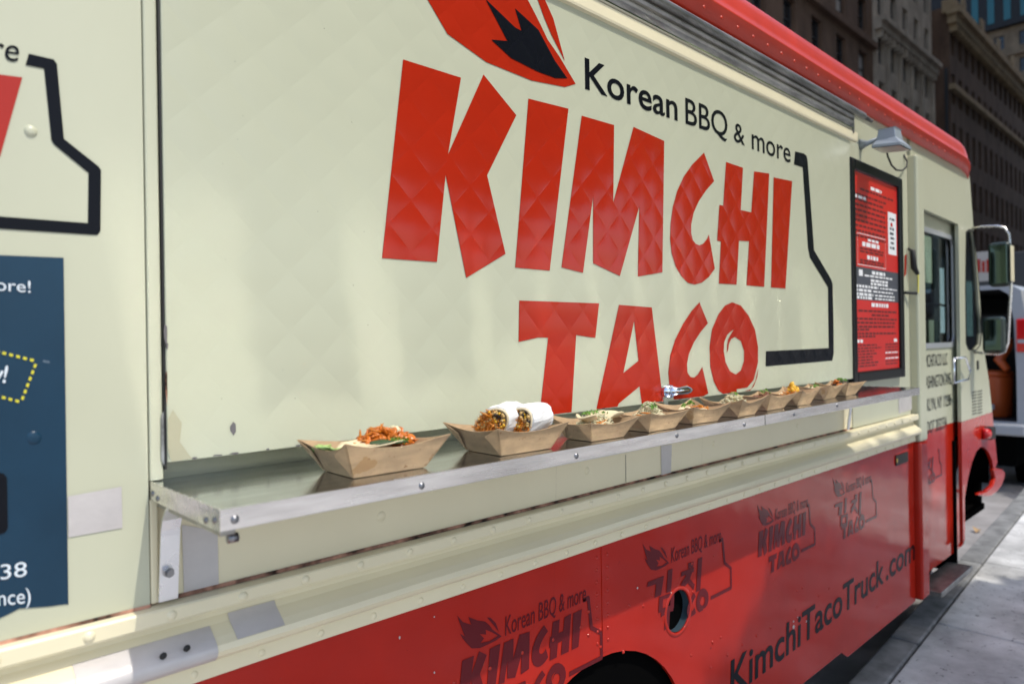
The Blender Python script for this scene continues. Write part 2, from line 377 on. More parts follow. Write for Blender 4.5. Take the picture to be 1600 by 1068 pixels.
for z in (9.4, 18.9): box('ledge', 22.6, 45.0, FY-.3, FY-.003, z, z+.35, M['brown'], bA)
bB = building('stone_building', (50, FY+6, 0), 'grey limestone building with a cornice, between the two brown buildings')
facade(bB, (45.02, FY-.1, 0), XU, NU, 5, 2.25, 11, 2.95, 1.05, 1.9, .6, M['grey'], key='B', vis=inframe)
box('side_wall', 56.25, 56.27, FY-.1, FY+12, 0, 32.4, M['grey'], bB)
box('side_wall', 45.0, 45.018, FY-.1, FY+12, 0, 32.4, M['grey'], bB)
box('cornice', 45.0, 56.3, FY-.75, FY-.103, 20.55, 20.85, M['grey'], bB); box('cornice', 45.0, 56.3, FY-.5, FY-.103, 20.15, 20.548, M['grey'], bB)
for i in range(15): box('bracket', 45.3+i*.75, 45.5+i*.75, FY-.45, FY-.104, 19.7, 20.148, M['grey'], bB)
box('roof', 45.02, 56.25, FY-.08, FY+12, 32.45, 32.8, M['grey'], bB)
for i in range(6): box('pier', 44.99+i*2.25-.16 if i else 45.03, 44.99+i*2.25+.16, FY-.22, FY-.104, 0, 19.65, M['grey'], bB)
bC = building('brick_building', (75, FY+6, 0), 'long red-brown brick building with an ochre cornice, rightmost in the row')
facade(bC, (61.0, FY, 0), XU, NU, 26, 1.9, 7, 3.75, .95, 2.3, .7, M['redbrown'], key='C', pms=('pane', 'pane', 'pane', 'pane', 'blind'), vis=inframe)
facade(bC, (61.0, FY+14, 0), Vector((0, -1, 0)), Vector((-1, 0, 0)), 1, 14, 1, 26.25, 1.0, 1.6, 22.5, M['brown'], key='C2', vis=lambda p: False)
box('cornice', 60.3, 110.6, FY-.9, FY-.003, 25.8, 26.15, M['goldstone'], bC); box('cornice', 60.55, 110.5, FY-.6, FY-.003, 25.2, 25.798, M['goldstone'], bC)
box('parapet', 60.7, 110.5, FY-.45, FY+.4, 26.152, 27.1, M['goldstone'], bC)
box('ledge', 60.7, 110.5, FY-.4, FY-.003, 20.3, 20.7, M['goldstone'], bC)
for i in range(7): box('finial', 62.4+i*5.6, 63.3+i*5.6, FY-.6, FY-.453, 26.16, 27.7, M['goldstone'], bC)
for i in range(62): box('bracket', 61.0+i*.8, 61.25+i*.8, FY-.55, FY-.004, 24.7, 25.198, M['goldstone'], bC)
box('roof', 61.0, 110.5, FY+.42, FY+14, 26.26, 26.7, M['brown'], bC)
box('downpipe', 60.75, 60.95, FY+.1, FY+.3, 0, 22, M['wframe'], bC)
bT = building('tower_building', (128, 40, 0), 'tall tan stone tower rising above the brick building in the corner')
facade(bT, (118, 70, 0), Vector((0, -1, 0)), Vector((-1, 0, 0)), 20, 2.9, 12, 3.7, 1.2, 1.9, .9, M['tan'], key='T', vis=inframe)
for z in (22.2, 33.3, 40.7): box('ledge', 117.4, 117.996, 12.4, 70, z-.4, z, M['tan'], bT)
box('body', 118.5, 140, 12.0, 70, 0, 44.3, M['tan'], bT)
box('glass_crown', 117.2, 140, 12, 70, 44.45, 75, M['vandark'], bT)
for i in range(30): box('crown_window', 117.12, 117.19, 13+i*1.9, 13.8+i*1.9, 45.2, 49.5, M['tealglass'], bT)
# unseen building on the near side, added to shade the far block
bN = empty('shade_building', (50, -20, 0)); tag(bN, 'unseen pale building on the near side of the street, added to shade the far block', 'building')
facade(bN, (122, -9, 0), Vector((-1, 0, 0)), Vector((0, 1, 0)), 30, 3.2, 20, 3.6, 1.6, 2.0, .9, M['near'], key='N', vis=lambda p: False)
box('body', 26.0, 122, -15.5, -9.4, 0, 72, M['near'], bN)

# unseen trees off to the right, added to shade the sidewalk and van
def tree(loc, label, rx=2.15, ry=1.7, zc=4.6, nl=13000):
    t = empty('shade_tree', loc); tag(t, label, 'tree'); x, y, z = loc
    tr = MB(); tr.tube([(x, y, 0), (x+.03, y, 1.6), (x-.05, y+.05, 3.0), (x, y, 4.6), (x+.1, y, 6.4)], [.17, .13, .12, .09, .03], 10)
    for k in range(9):
        a = k*2.4; h = 2.9+k*.35; r = 1.9-.1*k
        tr.tube([(x, y, h), (x+math.cos(a)*r*.5, y+math.sin(a)*r*.5, h+.5), (x+math.cos(a)*r, y+math.sin(a)*r, h+.9)], [.05, .035, .012], 6)
    tr.build('trunk', M['bark'], t, True)
    v, f = [], []
    for k in range(nl):
        while 1:
            q = Vector((random.uniform(-1, 1), random.uniform(-1, 1), random.uniform(-1, 1)))
            if q.length < 1: break
        P = Vector((x+q.x*rx, y+q.y*ry, zc+q.z*ry))
        if noise.noise(P*1.1) < -.30: continue
        s = random.uniform(.07, .14); a = Vector((random.gauss(0, 1), random.gauss(0, 1), random.gauss(0, .6))).normalized(); b_ = a.orthogonal().normalized()
        b_ = (b_*math.cos(k)+a.cross(b_)*math.sin(k)); i = len(v)
        v += [P-a*s, P+b_*s*.55, P+a*s, P-b_*s*.55]; f.append((i, i+1, i+2, i+3))
    o = mesh('crown', v, f, M['leaf'], t); o['kind'] = 'stuff'
tree((4.25, -3.88, SW), 'unseen leafy tree opposite the truck door, added to shade the sidewalk', 2.8, 1.7, 4.6, 24000)
tree((12.3, -4.3, SW), 'unseen broad leafy tree farther along the sidewalk, added to shade the work van', 2.8, 2.6, 5.2)

# ------------------------------------------------------------------ the food truck
T = empty('food_truck', (2.4, 1.1, 0))
tag(T, 'cream and red food truck with quilted serving hatch and big red lettering', 'food truck')
Zr = lambda z: z+CZ                                          # heights given from eye level
PX = lambda px, Y=0: at(px, 420, Y).x
xa, xb, xc, xd = PX(226.5, -.012), PX(228.3, -.012), PX(251, -.016), PX(257.5, -.025)
HZ0, HZ1 = Zr(-.189), Zr(.925); HX1 = at(1331, 420, -.025).x
# shell
box('side_wall', -1.6, xa, -.012, .02, Zr(-.418), Zr(1.08), M['cream'], T)
box('side_wall', xb, 3.352, 0, .02, Zr(-.418), Zr(1.08), M['trim'], T)
box('side_wall', 3.355, 4.15, -.003, .02, Zr(-.418), Zr(1.08), M['cream'], T)
box('corner_post', xb, xc, -.016, -.001, Zr(-.2175), Zr(.905), M['cream'], T, .003)
box('corner_post', xb, xb+.012, -.012, -.001, Zr(-.418), Zr(-.2475), M['trim'], T, .002)
box('inner_shell', -1.6, 4.12, .024, .10, Zr(-1.2), Zr(1.08), M['under'], T)
box('gasket', xc+.0005, xd-.0003, -.0215, -.0005, Zr(-.20), Zr(.905), M['rubber'], T)
# left-hand panel details
def on_wall(name, px, mtl, parent=T, Y=-.0134, holes=()): return flat(name, [plane(px, Y)]+[plane(h, Y) for h in holes], Y, mtl, parent)
c1 = crop(2, 0, 0); c2 = crop(2, 0, 534)
nav = on_wall('navy_panel', [(-160, 392)]+c1((199, 805))+c2((214, 820), (205, 818), (150, 826), (60, 832), (30, 848), (0, 862))+[(-160, 985)], M['navy']); nav['label'] = 'navy blue printed information panel'
on_wall('truck_outline_print', c1((90, 168), (150, 182), (168, 186), (178, 200), (200, 434), (308, 520), (316, 532), (314, 722), (304, 734), (285, 733), (-160, 704), (-160, 664), (275, 697), (277, 540), (170, 452), (161, 438), (138, 214), (80, 203)), M['black_d'])
on_wall('red_letter', c1((-120, 225), (0, 233), (70, 242), (0, 490), (-120, 500)), M['red_d'])
sticker = on_wall('patch', c2((212, 482), (380, 451), (383, 580), (214, 610)), M['tape'])
# text helper
def glyphs(s, bold=0.0, shear=0.0, space=1.0):
    cu = bpy.data.curves.new('t', 'FONT'); cu.body = s; cu.offset = bold; cu.shear = shear; cu.space_character = space; cu.fill_mode = 'FRONT'; cu.resolution_u = 4
    o = bpy.data.objects.new('t', cu); COL.objects.link(o); me = o.to_mesh()
    v = [(p.co.x, p.co.y) for p in me.vertices]; f = [tuple(q.vertices) for q in me.polygons]
    o.to_mesh_clear(); bpy.data.objects.remove(o); bpy.data.curves.remove(cu); return v, f
CAP = [max(y for x, y in glyphs('H')[0])]
def text(name, s, x0, x1, zb0, zb1, cap, Y, mtl, parent, bold=0.0, shear=0.0, space=1.0, n=(0, -1, 0)):
    v, f = glyphs(s, bold, shear, space); mn = min(x for x, y in v); mx = max(x for x, y in v); k = cap/CAP[0]
    vv = []
    for x, y in v:
        t = (x-mn)/(mx-mn); vv.append((x0+(x1-x0)*t, Y, zb0+(zb1-zb0)*t+y*k))
    return mesh(name, vv, f, mtl, parent)
def text_px(name, s, p0, p1, capy, Y, mtl, parent, **kw):   # p0, p1: baseline ends in the photo, capy: the top of a capital over p0
    a, b, c = at(*p0, Y), at(*p1, Y), at(p0[0], capy, Y)
    return text(name, s, a.x, b.x, a.z, b.z, c.z-a.z, Y, mtl, parent, **kw)
text_px('lettering', '& more', (-150, 72), (30, 97), 32, -.0134, M['black_d'], T, shear=.15)
text_px('lettering', 'much more!', (-130, 445), (48, 457), 425, -.0148, M['white_d'], nav)
text_px('lettering', 'Order now!', (-150, 580), (13, 598), 552, -.0148, M['white_d'], nav, shear=.25, bold=.02)
text_px('lettering', '38', (1, 905), (42, 899), 882, -.0148, M['white_d'], nav)
text_px('lettering', 'nce)', (-3, 946), (48, 941), 922, -.0148, M['white_d'], nav)
on_wall('printed_shape', c2((-60, 410), (0, 408), (12, 412), (22, 424), (25, 580), (16, 594), (0, 600), (-60, 605)), M['black_d'], nav, -.0148)
def dash(p, q, nd, name='dash'):
    for i in range(nd):
        t0, t1 = (i+.05)/nd, (i+.6)/nd; a = Vector(p); b = Vector(q); d = (b-a).normalized(); w = Vector((-d.y, d.x))*2.1
        c, e = a+(b-a)*t0, a+(b-a)*t1
        on_wall(name, [tuple(c-w), tuple(e-w), tuple(e+w), tuple(c+w)], M['yellow_d'], nav, -.0148)
dash((-40, 540), (57, 564), 9); dash((56, 568), (33, 628), 6); dash((-40, 609), (34, 628), 7)
for (px, py, r) in ((48, 205, .009),):
    q = at(px, py, -.012); MB().dome(q, r, .004, 14).build('rivet_head', M['cream'], T, True)
q = at(53, 684, -.0134); MB().dome(q, .010, .0022, 14).build('rivet_head', M['navy'], T, True)

# serving hatch
hatch = box('serving_hatch', xd, HX1, -.025, -.003, HZ0, HZ1, M['hatch'], T); bevel(hatch, .002); hatch['label'] = 'quilted cream serving hatch, closed, with red lettering'
HY = -.0262
r1, r2, r3, r4, r5, r6, r7 = crop(4.444, 580, 0), crop(4.444, 580, 200), crop(4.444, 860, 220), crop(4.444, 780, 440), crop(4.444, 1000, 440), crop(4.444, 900, 60), crop(3.814, 1080, 220)
ART = {}
ART['K'] = [r1((222, 413), (624, 540))+r2((534, 182))+r1((780, 518), (1008, 800))+r2((805, 328), (933, 873), (660, 1040), (517, 325), (457, 930), (75, 903))]
ART['I'] = [r1((1092, 685), (1370, 755))+r2((1240, 990), (1000, 968))]
ART['M'] = [r6((40, 537), (265, 602))+r3((437, 427))+r6((400, 615), (613, 712))+r3((778, 912), (607, 942), (618, 455), (483, 938), (297, 850), (297, 385), (227, 916), (77, 878))]
ART['C'] = [r3((1067, 82), (1137, 280), (1080, 345), (1030, 420), (995, 500), (978, 580), (978, 640), (990, 690), (1010, 715), (1035, 725), (1060, 715), (1085, 685), (1101, 650), (1142, 887), (1100, 945), (1050, 985), (1000, 997), (955, 985), (910, 940), (870, 870), (842, 780), (832, 680), (835, 570), (850, 460), (880, 350), (925, 250), (985, 165))]
ART['H'] = [r3((1220, 147), (1338, 187), (1322, 480), (1395, 497), (1415, 212), (1520, 227), (1485, 1013), (1362, 1003), (1380, 697), (1310, 693), (1293, 997), (1170, 990), (1184, 697), (1158, 692), (1174, 445), (1200, 450))]
ART['I2'] = [r7((492, 218), (602, 240), (562, 880), (476, 873))]
ART['T'] = [r4((140, 130), (694, 150), (668, 390), (535, 370), (503, 925), (280, 958), (340, 388), (270, 387), (135, 417))]
ART['A'] = [r4((832, 160), (1060, 178), (1138, 838), (990, 858), (975, 725), (830, 845), (822, 880), (675, 900)), r4((937, 272), (967, 548), (863, 632))]
ART['C2'] = [r5((413, 142), (472, 287), (420, 350), (375, 420), (340, 500), (327, 570), (330, 630), (350, 660), (375, 665), (400, 645), (433, 590), (475, 775), (440, 815), (330, 832), (238, 838), (205, 720), (197, 630), (210, 510), (245, 400), (300, 290), (360, 200))]
ART['O'] = [r5((640, 142), (700, 165), (755, 235), (800, 335), (820, 450), (820, 560), (790, 680), (745, 733), (672, 745), (672, 782), (575, 796), (545, 755), (512, 690), (488, 590), (483, 450), (500, 330), (545, 225), (590, 165)),
            r5((660, 383), (700, 410), (723, 480), (722, 550), (700, 615), (665, 643), (625, 620), (595, 560), (582, 480), (585, 420), (605, 370), (630, 345), (652, 330), (630, 365), (612, 400), (605, 440), (603, 497), (612, 470), (618, 430), (635, 395))]
ART['tail'] = [r5((822, 600), (815, 660), (790, 725), (765, 774), (722, 780), (770, 745), (800, 690))]
ART['line'] = [r7((620, 63), (672, 76), (688, 90), (694, 118), (733, 652), (833, 822), (843, 850))+r5((1345, 330), (1345, 500), (1335, 547), (873, 587), (875, 482), (1311, 460), (1306, 40))+r7((708, 695), (697, 640), (665, 158), (613, 140))]
ART['flame'] = [r1((200, -420), (330, -240), (600, -200), (560, -420), (820, -260), (1010, -150), (1085, -5), (1135, 90), (1180, 180), (1225, 275), (1305, 390), (1420, 583), (1345, 605), (1115, 560), (800, 432), (530, 237), (390, -5))]
ART['spark'] = [r1((1155, -5), (1080, -160), (1140, -130), (1205, -5), (1265, 130), (1345, 425), (1250, 240), (1200, 120))]
ART['core'] = [r1((792, -5), (997, 217-25), (1043, 217), (997, 60), (1160, 210), (1275, 425), (1360, 545), (1280, 545), (1150, 497), (970, 405), (832, 277), (945, 287))]
PL = {k: [plane(l, HY) for l in v] for k, v in ART.items()}
for k, v in PL.items():
    mt = M['black_q'] if k in ('line', 'core') else M['red_q']
    v = [[(x, max(z, HZ0+.003)) for x, z in l] for l in v]
    nm = {'line': 'truck_outline_print', 'flame': 'flame_emblem', 'spark': 'flame_emblem', 'core': 'flame_core'}.get(k, 'letter')
    flat(nm, v, HY-(.001 if k == 'core' else 0), mt, hatch)
kb = (914.6, 138.1)
text_px('lettering', 'Korean', kb, (1059, 188.5), 91, HY, M['black_q'], hatch, bold=.012)
text_px('lettering', 'BBQ', (1071.5, 193), (1137, 215), 153, HY, M['black_q'], hatch, bold=.004)
text_px('lettering', '&', (1147, 220), (1164, 227.5), 190, HY, M['black_q'], hatch, bold=.006)
text_px('lettering', 'more', (1175, 232.5), (1235.5, 254.5), 198, HY, M['black_q'], hatch, bold=.004)
# worn paint on the hatch edge
def chip(px, py, w, h, Y, mtl=M['chip'], n=9, parent=hatch, sl=0):
    c = at(px, py, Y); kx = (at(px+5, py, Y).x-at(px-5, py, Y).x)/10; kz = (at(px, py-5, Y).z-at(px, py+5, Y).z)/10
    l = [(c.x+kx*w*.5*math.cos(a)*random.uniform(.6, 1.15), c.z+kz*(h*.5*math.sin(a)*random.uniform(.6, 1.15)-sl*w*.5*math.cos(a))) for a in (2*math.pi*i/n for i in range(n))]
    return flat('paint_chip', [l], Y, mtl, parent)
chip(364, 669, 11, 21, HY); chip(259, 524, 6, 40, HY); chip(260, 600, 4, 60, HY, M['rust']); chip(261, 540, 5, 12, HY); chip(268, 703, 7, 16, HY, M['rust'])
for x_, w_ in ((.432, .012), (.47, .022), (.50, .02), (.56, .008), (.62, .018), (.80, .012), (.86, .02), (1.30, .03), (1.52, .02), (1.75, .012), (1.9, .03), (2.2, .02)):
    n_ = 9; flat('paint_chip', [[(x_+w_*.5*math.cos(a)*random.uniform(.6, 1.1), HZ0+.0025+.0022*math.sin(a)*random.uniform(.5, 1.1)) for a in (2*math.pi*i/n_ for i in range(n_))]], HY, M['chip'], hatch)
for i in range(16): chip(random.uniform(280, 640), random.uniform(40, 660), random.uniform(.8, 1.8), random.uniform(.8, 2.2), HY)
# bent, rubbed lower corner
bc = plane([(262, 655), (270, 640), (284, 660), (281, 690), (300, 716), (268, 721), (262, 700)], -.0275)
flat('bent_corner', [bc], -.0275, M['sillc'], hatch)
bcm = plane([(252, 648), (257, 640), (259, 690), (263, 716), (257, 728), (252, 716)], -.0195); flat('bare_corner_metal', [bcm], -.0195, M['alu'], hatch)

# latch handle
lat = at(1041, 611, -.03)
h_ = MB().tube([(lat.x, -.02, lat.z), (lat.x, -.048, lat.z)], [.024, .019], 18); latch = h_.build('latch_handle', M['chrome'], T, True)
e_ = at(1084, 608, -.045); MB().tube([(lat.x-.005, -.045, lat.z), (lat.x+.03, -.052, lat.z), (lat.x+.07, -.052, lat.z+.001), (e_.x-.03, -.047, e_.z), (e_.x, -.045, e_.z)], [.017, .012, .015, .011, .003], 14).build('lever', M['chrome'], latch, True)
box('latch_stem', lat.x-.008, lat.x+.012, -.028, -.0255, lat.z-.06, lat.z-.02, M['hatch'], latch)

# channels above the hatch
strip('drip_strip', [(-.025, Zr(.884)), (-.036, Zr(.886)), (-.038, Zr(.892)), (-.038, Zr(.926)), (-.034, Zr(.930)), (-.004, Zr(.930))], -1.6, 3.37, M['trim'], T, False, 90, .0015)
strip('channel_lip', [(-.034, Zr(.931)), (-.044, Zr(.9315)), (-.044, Zr(.9355)), (-.012, Zr(.936))], -1.6, 3.31, M['chrome'], T, False)
strip('awning_channel', [(-.008, Zr(.9365)), (-.016, Zr(.944)), (-.038, Zr(.960)), (-.042, Zr(.965)), (-.042, Zr(.969)), (-.020, Zr(.9695)), (-.022, Zr(.973)), (-.040, Zr(.982)), (-.046, Zr(.988)), (-.046, Zr(.992)), (-.02, Zr(.993))], -1.6, 3.31, M['alu'], T, False)
tb = MB(); tb.tube([(-1.6, -.045, Zr(1.012)), (3.42, -.045, Zr(1.012))], .016, 14); tb.build('awning_roller', M['alu'], T, True)
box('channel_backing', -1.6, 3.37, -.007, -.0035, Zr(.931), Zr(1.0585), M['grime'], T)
box('channel_end', 3.31, 3.316, -.044, -.003, Zr(.915), Zr(1.0), M['alu'], T)
tb = MB().tube([(3.42, -.045, Zr(1.012)), (3.50, -.055, Zr(1.003))], [.012, .007], 8); tb.build('roller_end', M['grime'], T, True)
# roof
rp = [(-.004, Zr(1.059)), (-.028, Zr(1.060)), (-.030, Zr(1.112)), (-.038, Zr(1.120)), (-.038, Zr(1.126)), (-.031, Zr(1.131)), (-.027, Zr(1.158)), (-.022, Zr(1.189)), (-.014, Zr(1.214)), (-.004, Zr(1.230)), (.012, Zr(1.242)), (.04, Zr(1.251)), (.13, Zr(1.262)), (1.1, Zr(1.32)), (2.2, Zr(1.25))]
roof = strip('roof', rp, -1.6, 5.16, M['roof'], T, True, 30, .002)
v, f = [], []; n = len(rp)
for i in range(9):                                            # rounded nose of the roof
    t = i/8; a = t*math.pi/2; x = 5.16+.22*math.sin(a); s = math.cos(a)
    for (y, z) in rp: v.append((x, y+(0.03*(1-s)), Zr(1.0)+(z-Zr(1.0))*(1-.22*(1-s)) - .03*(1-s)))
for i in range(8):
    for j in range(n-1): f.append((i*n+j, i*n+j+1, (i+1)*n+j+1, (i+1)*n+j))
mesh('roof_nose', v, f, M['roof'], T, True)
rv = MB(); x = 2.0-.11*36
while x < 5.1: rv.dome((x, -.0285, Zr(1.090)), .0075, .004, 8); x += .112
rv.build('roof_rivets', M['roof'], T, True, 'stuff')

# rub rail
RP = [(-.001, Zr(-.4215)), (-.030, Zr(-.422)), (-.033, Zr(-.425)), (-.033, Zr(-.446)), (-.030, Zr(-.450)), (-.004, Zr(-.455)), (-.004, Zr(-.468)), (-.012, Zr(-.478)), (-.034, Zr(-.492)), (-.046, Zr(-.502)), (-.050, Zr(-.512)), (-.046, Zr(-.522)), (-.036, Zr(-.530)), (-.022, Zr(-.535)), (-.014, Zr(-.537)), (-.014, Zr(-.566)), (-.010, Zr(-.569)), (-.001, Zr(-.569))]
rail = strip('rub_rail', RP, -1.6, 4.19, M['trim'], T, False, 190, .003)
rv = MB(); x = -.2
while x < 4.15:
    rv.dome((x, -.033, Zr(-.436)), .009, .005, 10)
    rv.dome((x+.04, -.014, Zr(-.553)), .008, .004, 10); x += .118
rv.build('rail_rivets', M['trim'], rail, True, 'stuff')
strip('seam', [(-.0131, Zr(-.4165)), (-.0150, Zr(-.4212))], -1.6, xa, M['rust'], rail, False, 60, .0012)
strip('seam', [(-.0010, Zr(-.4145)), (-.0042, Zr(-.4208))], xb, 3.35, M['rust'], rail, False, 120, .0018)
def rail_patch(px, prof, name='tape_strip', parent=rail, off=.0022):   # tape pressed over the bulge of the rail
    a, b = at(*px[0], -.03), at(*px[1], -.03); v, f = [], []
    for i, x in enumerate((a.x, b.x)):
        for y, z in prof: v.append((x, y-off, z))
    n = len(prof)
    for j in range(n-1): f.append((j, j+1, n+j+1, n+j))
    return mesh(name, v, f, M['tape'], parent, True)
rail_patch([(116, 1000), (333, 985)], RP[7:15]); rail_patch([(364, 960), (438, 950)], RP[6:10])
for px, py in ((255, 1024), (292, 1012)):
    q = at(px, py, -.048); MB().dome(q, .006, .003, 8).build('screw', M['rubber'], rail, True)
# tape on the lower wall
on_wall('tape_strip', c2((568, 570), (680, 590), (684, 765), (575, 790)), M['tape'], T, -.0016)
on_wall('tape_strip', crop(3.2, 860, 560)((553, 435), (607, 428), (603, 580), (555, 592)), M['tape'], T, -.0016)
on_wall('panel_joint', crop(3.2, 860, 560)((376, 480), (378, 480), (379, 620), (377, 620)), M['chip'], T, -.0012)
on_wall('tape_strip', crop(2.67, 1200, 400)((545, 590), (600, 575), (600, 640), (545, 655)), M['tape'], T, -.0042)
for px, py in ((596, 806), (917, 735), (1115, 693), (1246, 665)):
    q = at(px, py); MB().dome(q, .011, .003, 12).build('rivet_head', M['trim'], T, True)

# shelf
box('recess_shade_strip', xc, 3.35, -.004, -.0006, Zr(-.2183), Zr(-.150), M['sill'], T)  # recess wall coloured dark for the shade under the hatch
SZ = Zr(-.2185); SX0, SX1 = .366, 3.275
shelf = box('shelf', SX0+.003, SX1, -.3005, -.001, SZ-.003, SZ, M['steel'], T); shelf['label'] = 'polished steel serving shelf'
bevel(box('front_lip', SX0, SX1, -.3035, -.301, SZ-.0285, SZ+.0012, M['brushed'], shelf), .0008, 2)
box('end_lip', SX0, SX0+.0026, -.3008, -.004, SZ-.0285, SZ+.0012, M['brushed'], shelf)
box('end_lip', SX1+.0002, SX1+.003, -.3008, -.004, SZ-.0285, SZ+.0012, M['brushed'], shelf)
box('support_rail', SX0+.012, SX0+.035, -.27, -.004, SZ-.044, SZ-.0035, M['alu'], shelf, .003)
box('splice_plate', 1.90, 1.904, -.3042, -.3037, SZ-.0285, SZ+.001, M['alu'], shelf)
for px, py in ((367, 811), (659, 758.5), (900.6, 712), (1057.5, 680), (1163, 663), (1240.6, 646.5), (1308, 633)):
    q = at(px, py, -.3035); sc = MB().dome((q.x, -.3035, q.z), .0062, .0035, 12).build('screw', M['screw'], shelf, True)
cc = crop(3.814, 200, 680)
for (x, y) in ((147, 345), (177, 375), (463, 505), (515, 505)):
    px, py = cc((x, y))[0]; d = ray(px, py); q = EYE+d*((SX0-EYE.x)/d.x)
    MB().dome(q, .0052, .003, 10, Vector((-1, 0, 0))).build('screw', M['screw'], shelf, True)
MB().tube([(SX0+.026, -.262, SZ-.05), (SX0+.04, -.262, SZ-.05)], .007, 12).build('hinge_pin', M['screw'], shelf, True)
def bracket(x0, x1):
    v, f = [], []
    pr = [(-.17, SZ-.012), (-.12, SZ-.018), (-.085, SZ-.028), (-.060, SZ-.042), (-.044, SZ-.060), (-.036, SZ-.078), (-.034, SZ-.088), (-.020, SZ-.197)]
    for x in (x0, x1):
        for y, z in pr: v.append((x, y, z))
    n = len(pr)
    for j in range(n-1): f.append((j, j+1, n+j+1, n+j))
    o = mesh('bracket', v, f, M['plate'], shelf, False); s = o.modifiers.new('s', 'SOLIDIFY'); s.thickness = .004
    return o
b0, b1 = at(248, 880, -.022).x, at(278, 880, -.022).x
br = bracket(b0, b1); br['label'] = 'bright steel shelf bracket with a bolt'
q = at(263, 893, -.028); MB().tube([(q.x, -.026, q.z), (q.x, -.034, q.z)], .0085, 6).tube([(q.x, -.034, q.z), (q.x, -.040, q.z)], .0055, 12).build('bolt', M['screw'], br)
bracket(3.245, 3.268)

# menu board (hangs on the truck's side)
mb = crop(5.34, 1320, 230); mb2 = crop(5.34, 1320, 420)
A = at(1329, 244, -.03); B = at(1412.5, 594, -.03); bx0, bx1 = A.x, at(1412, 420, -.03).x; bz1, bz0 = at(1329, 244, -.03).z, at(1336, 599, -.03).z
board = empty('menu_board', ((bx0+bx1)/2, -.02, bz0)); tag(board, 'black framed red menu board hanging on the truck beside the hatch', 'menu board')
fr = .05
for (x0, x1, z0, z1) in ((bx0, bx0+fr, bz0, bz1), (bx1-fr, bx1, bz0, bz1), (bx0+fr+.0005, bx1-fr-.0005, bz0, bz0+fr), (bx0+fr+.0005, bx1-fr-.0005, bz1-fr, bz1)): box('frame', x0, x1, -.032, -.004, z0, z1, M['boardframe'], board, .006)
px0, px1, pz0, pz1 = bx0+fr, bx1-fr, bz0+fr, bz1-fr; pw, ph = px1-px0, pz1-pz0
poster = box('poster', px0, px1, -.018, -.006, pz0, pz1, M['poster'], board)
def pr_(name, u0, u1, v0, v1, mtl, Y=-.0184): return flat(name, [[(px0+u0*pw, pz1-v1*ph), (px0+u1*pw, pz1-v1*ph), (px0+u1*pw, pz1-v0*ph), (px0+u0*pw, pz1-v0*ph)]], Y, mtl, poster)
band = pr_('dark_band', 0, 1, .475, .64, M['slate'])
def lines(u0, u1, v, h, mtl, name='printed_line'):           # a line of illegible small print
    b = MB(); u = u0
    while u < u1-.012:
        w = min(random.uniform(.03, .10), u1-u)
        b.quad(*[(px0+a*pw, -.0188, pz1-c*ph) for a, c in ((u, v+h), (u+w, v+h), (u+w, v), (u, v))]); u += w+.018
    o = b.build(name, mtl, poster); o['kind'] = 'stuff'
lines(.38, .62, .05, .017, M['pwhite']); lines(.03, .27, .115, .016, M['pwhite'])
for i, (a, b_) in enumerate(((.15, .9), (.03, .75), (.03, .68), (.03, .74), (.03, .72), (.03, .7), (.03, .72), (.03, .7), (.03, .72), (.03, .7))): lines(a, b_, .08+i*.026 if i else .075, .011, M['pblack'])
pr_('pale_card', .77, .97, .15, .38, M['pcard'])
for i, (u0, u1, h) in enumerate(((.81, .93, .012), (.83, .88, .02), (.81, .93, .014), (.81, .92, .014), (.82, .93, .012), (.83, .92, .012), (.81, .94, .014))): lines(u0, u1, .18+i*.026, h, M['tail'] if i == 1 else M['slate'])
for (u0, u1, v0, v1) in ((.08, .70, .305, .308), (.08, .70, .462, .465), (.08, .083, .308, .462), (.697, .70, .308, .462)): pr_('border_line', u0, u1, v0, v1, M['pwhite'], -.0188)
lines(.3, .55, .325, .012, M['pwhite']); lines(.18, .58, .345, .022, M['pwhite']); lines(.28, .52, .41, .02, M['pwhite'])
for v_ in (.375, .39, .435, .448): lines(.13, .65, v_, .009, M['pblack'])
pr_('emblem', .1, .18, .488, .52, M['pwhite'], -.0188)
lines(.38, .68, .487, .017, M['pwhite']); lines(.22, .85, .51, .009, M['pwhite']); lines(.35, .74, .53, .012, M['pwhite']); lines(.35, .74, .547, .012, M['pwhite'])
for v_, b_ in ((.565, .52), (.585, .36), (.605, .4), (.622, .4)): lines(.02, b_, v_, .013, M['pwhite']); lines(b_+.04, min(.97, b_+.5), v_+.003, .008, M['pwhite'])
lines(.36, .75, .652, .02, M['pwhite'])
for v_, a, b_ in ((.69, .08, .95), (.71, .36, .78), (.73, .03, .95), (.75, .03, .9), (.77, .03, .9), (.785, .03, .3), (.805, .03, .92), (.82, .03, .45)): lines(a, b_, v_, .010, M['pblack'])
lines(.02, .18, .84, .016, M['pwhite']); lines(.87, .97, .84, .016, M['pwhite'])
for i in range(8): lines(.03, random.uniform(.35, .6), .865+i*.015, .008, M['pblack']); lines(.66, .97, .865+i*.015, .007, M['pblack'] if i not in (3, 5) else M['pwhite'])

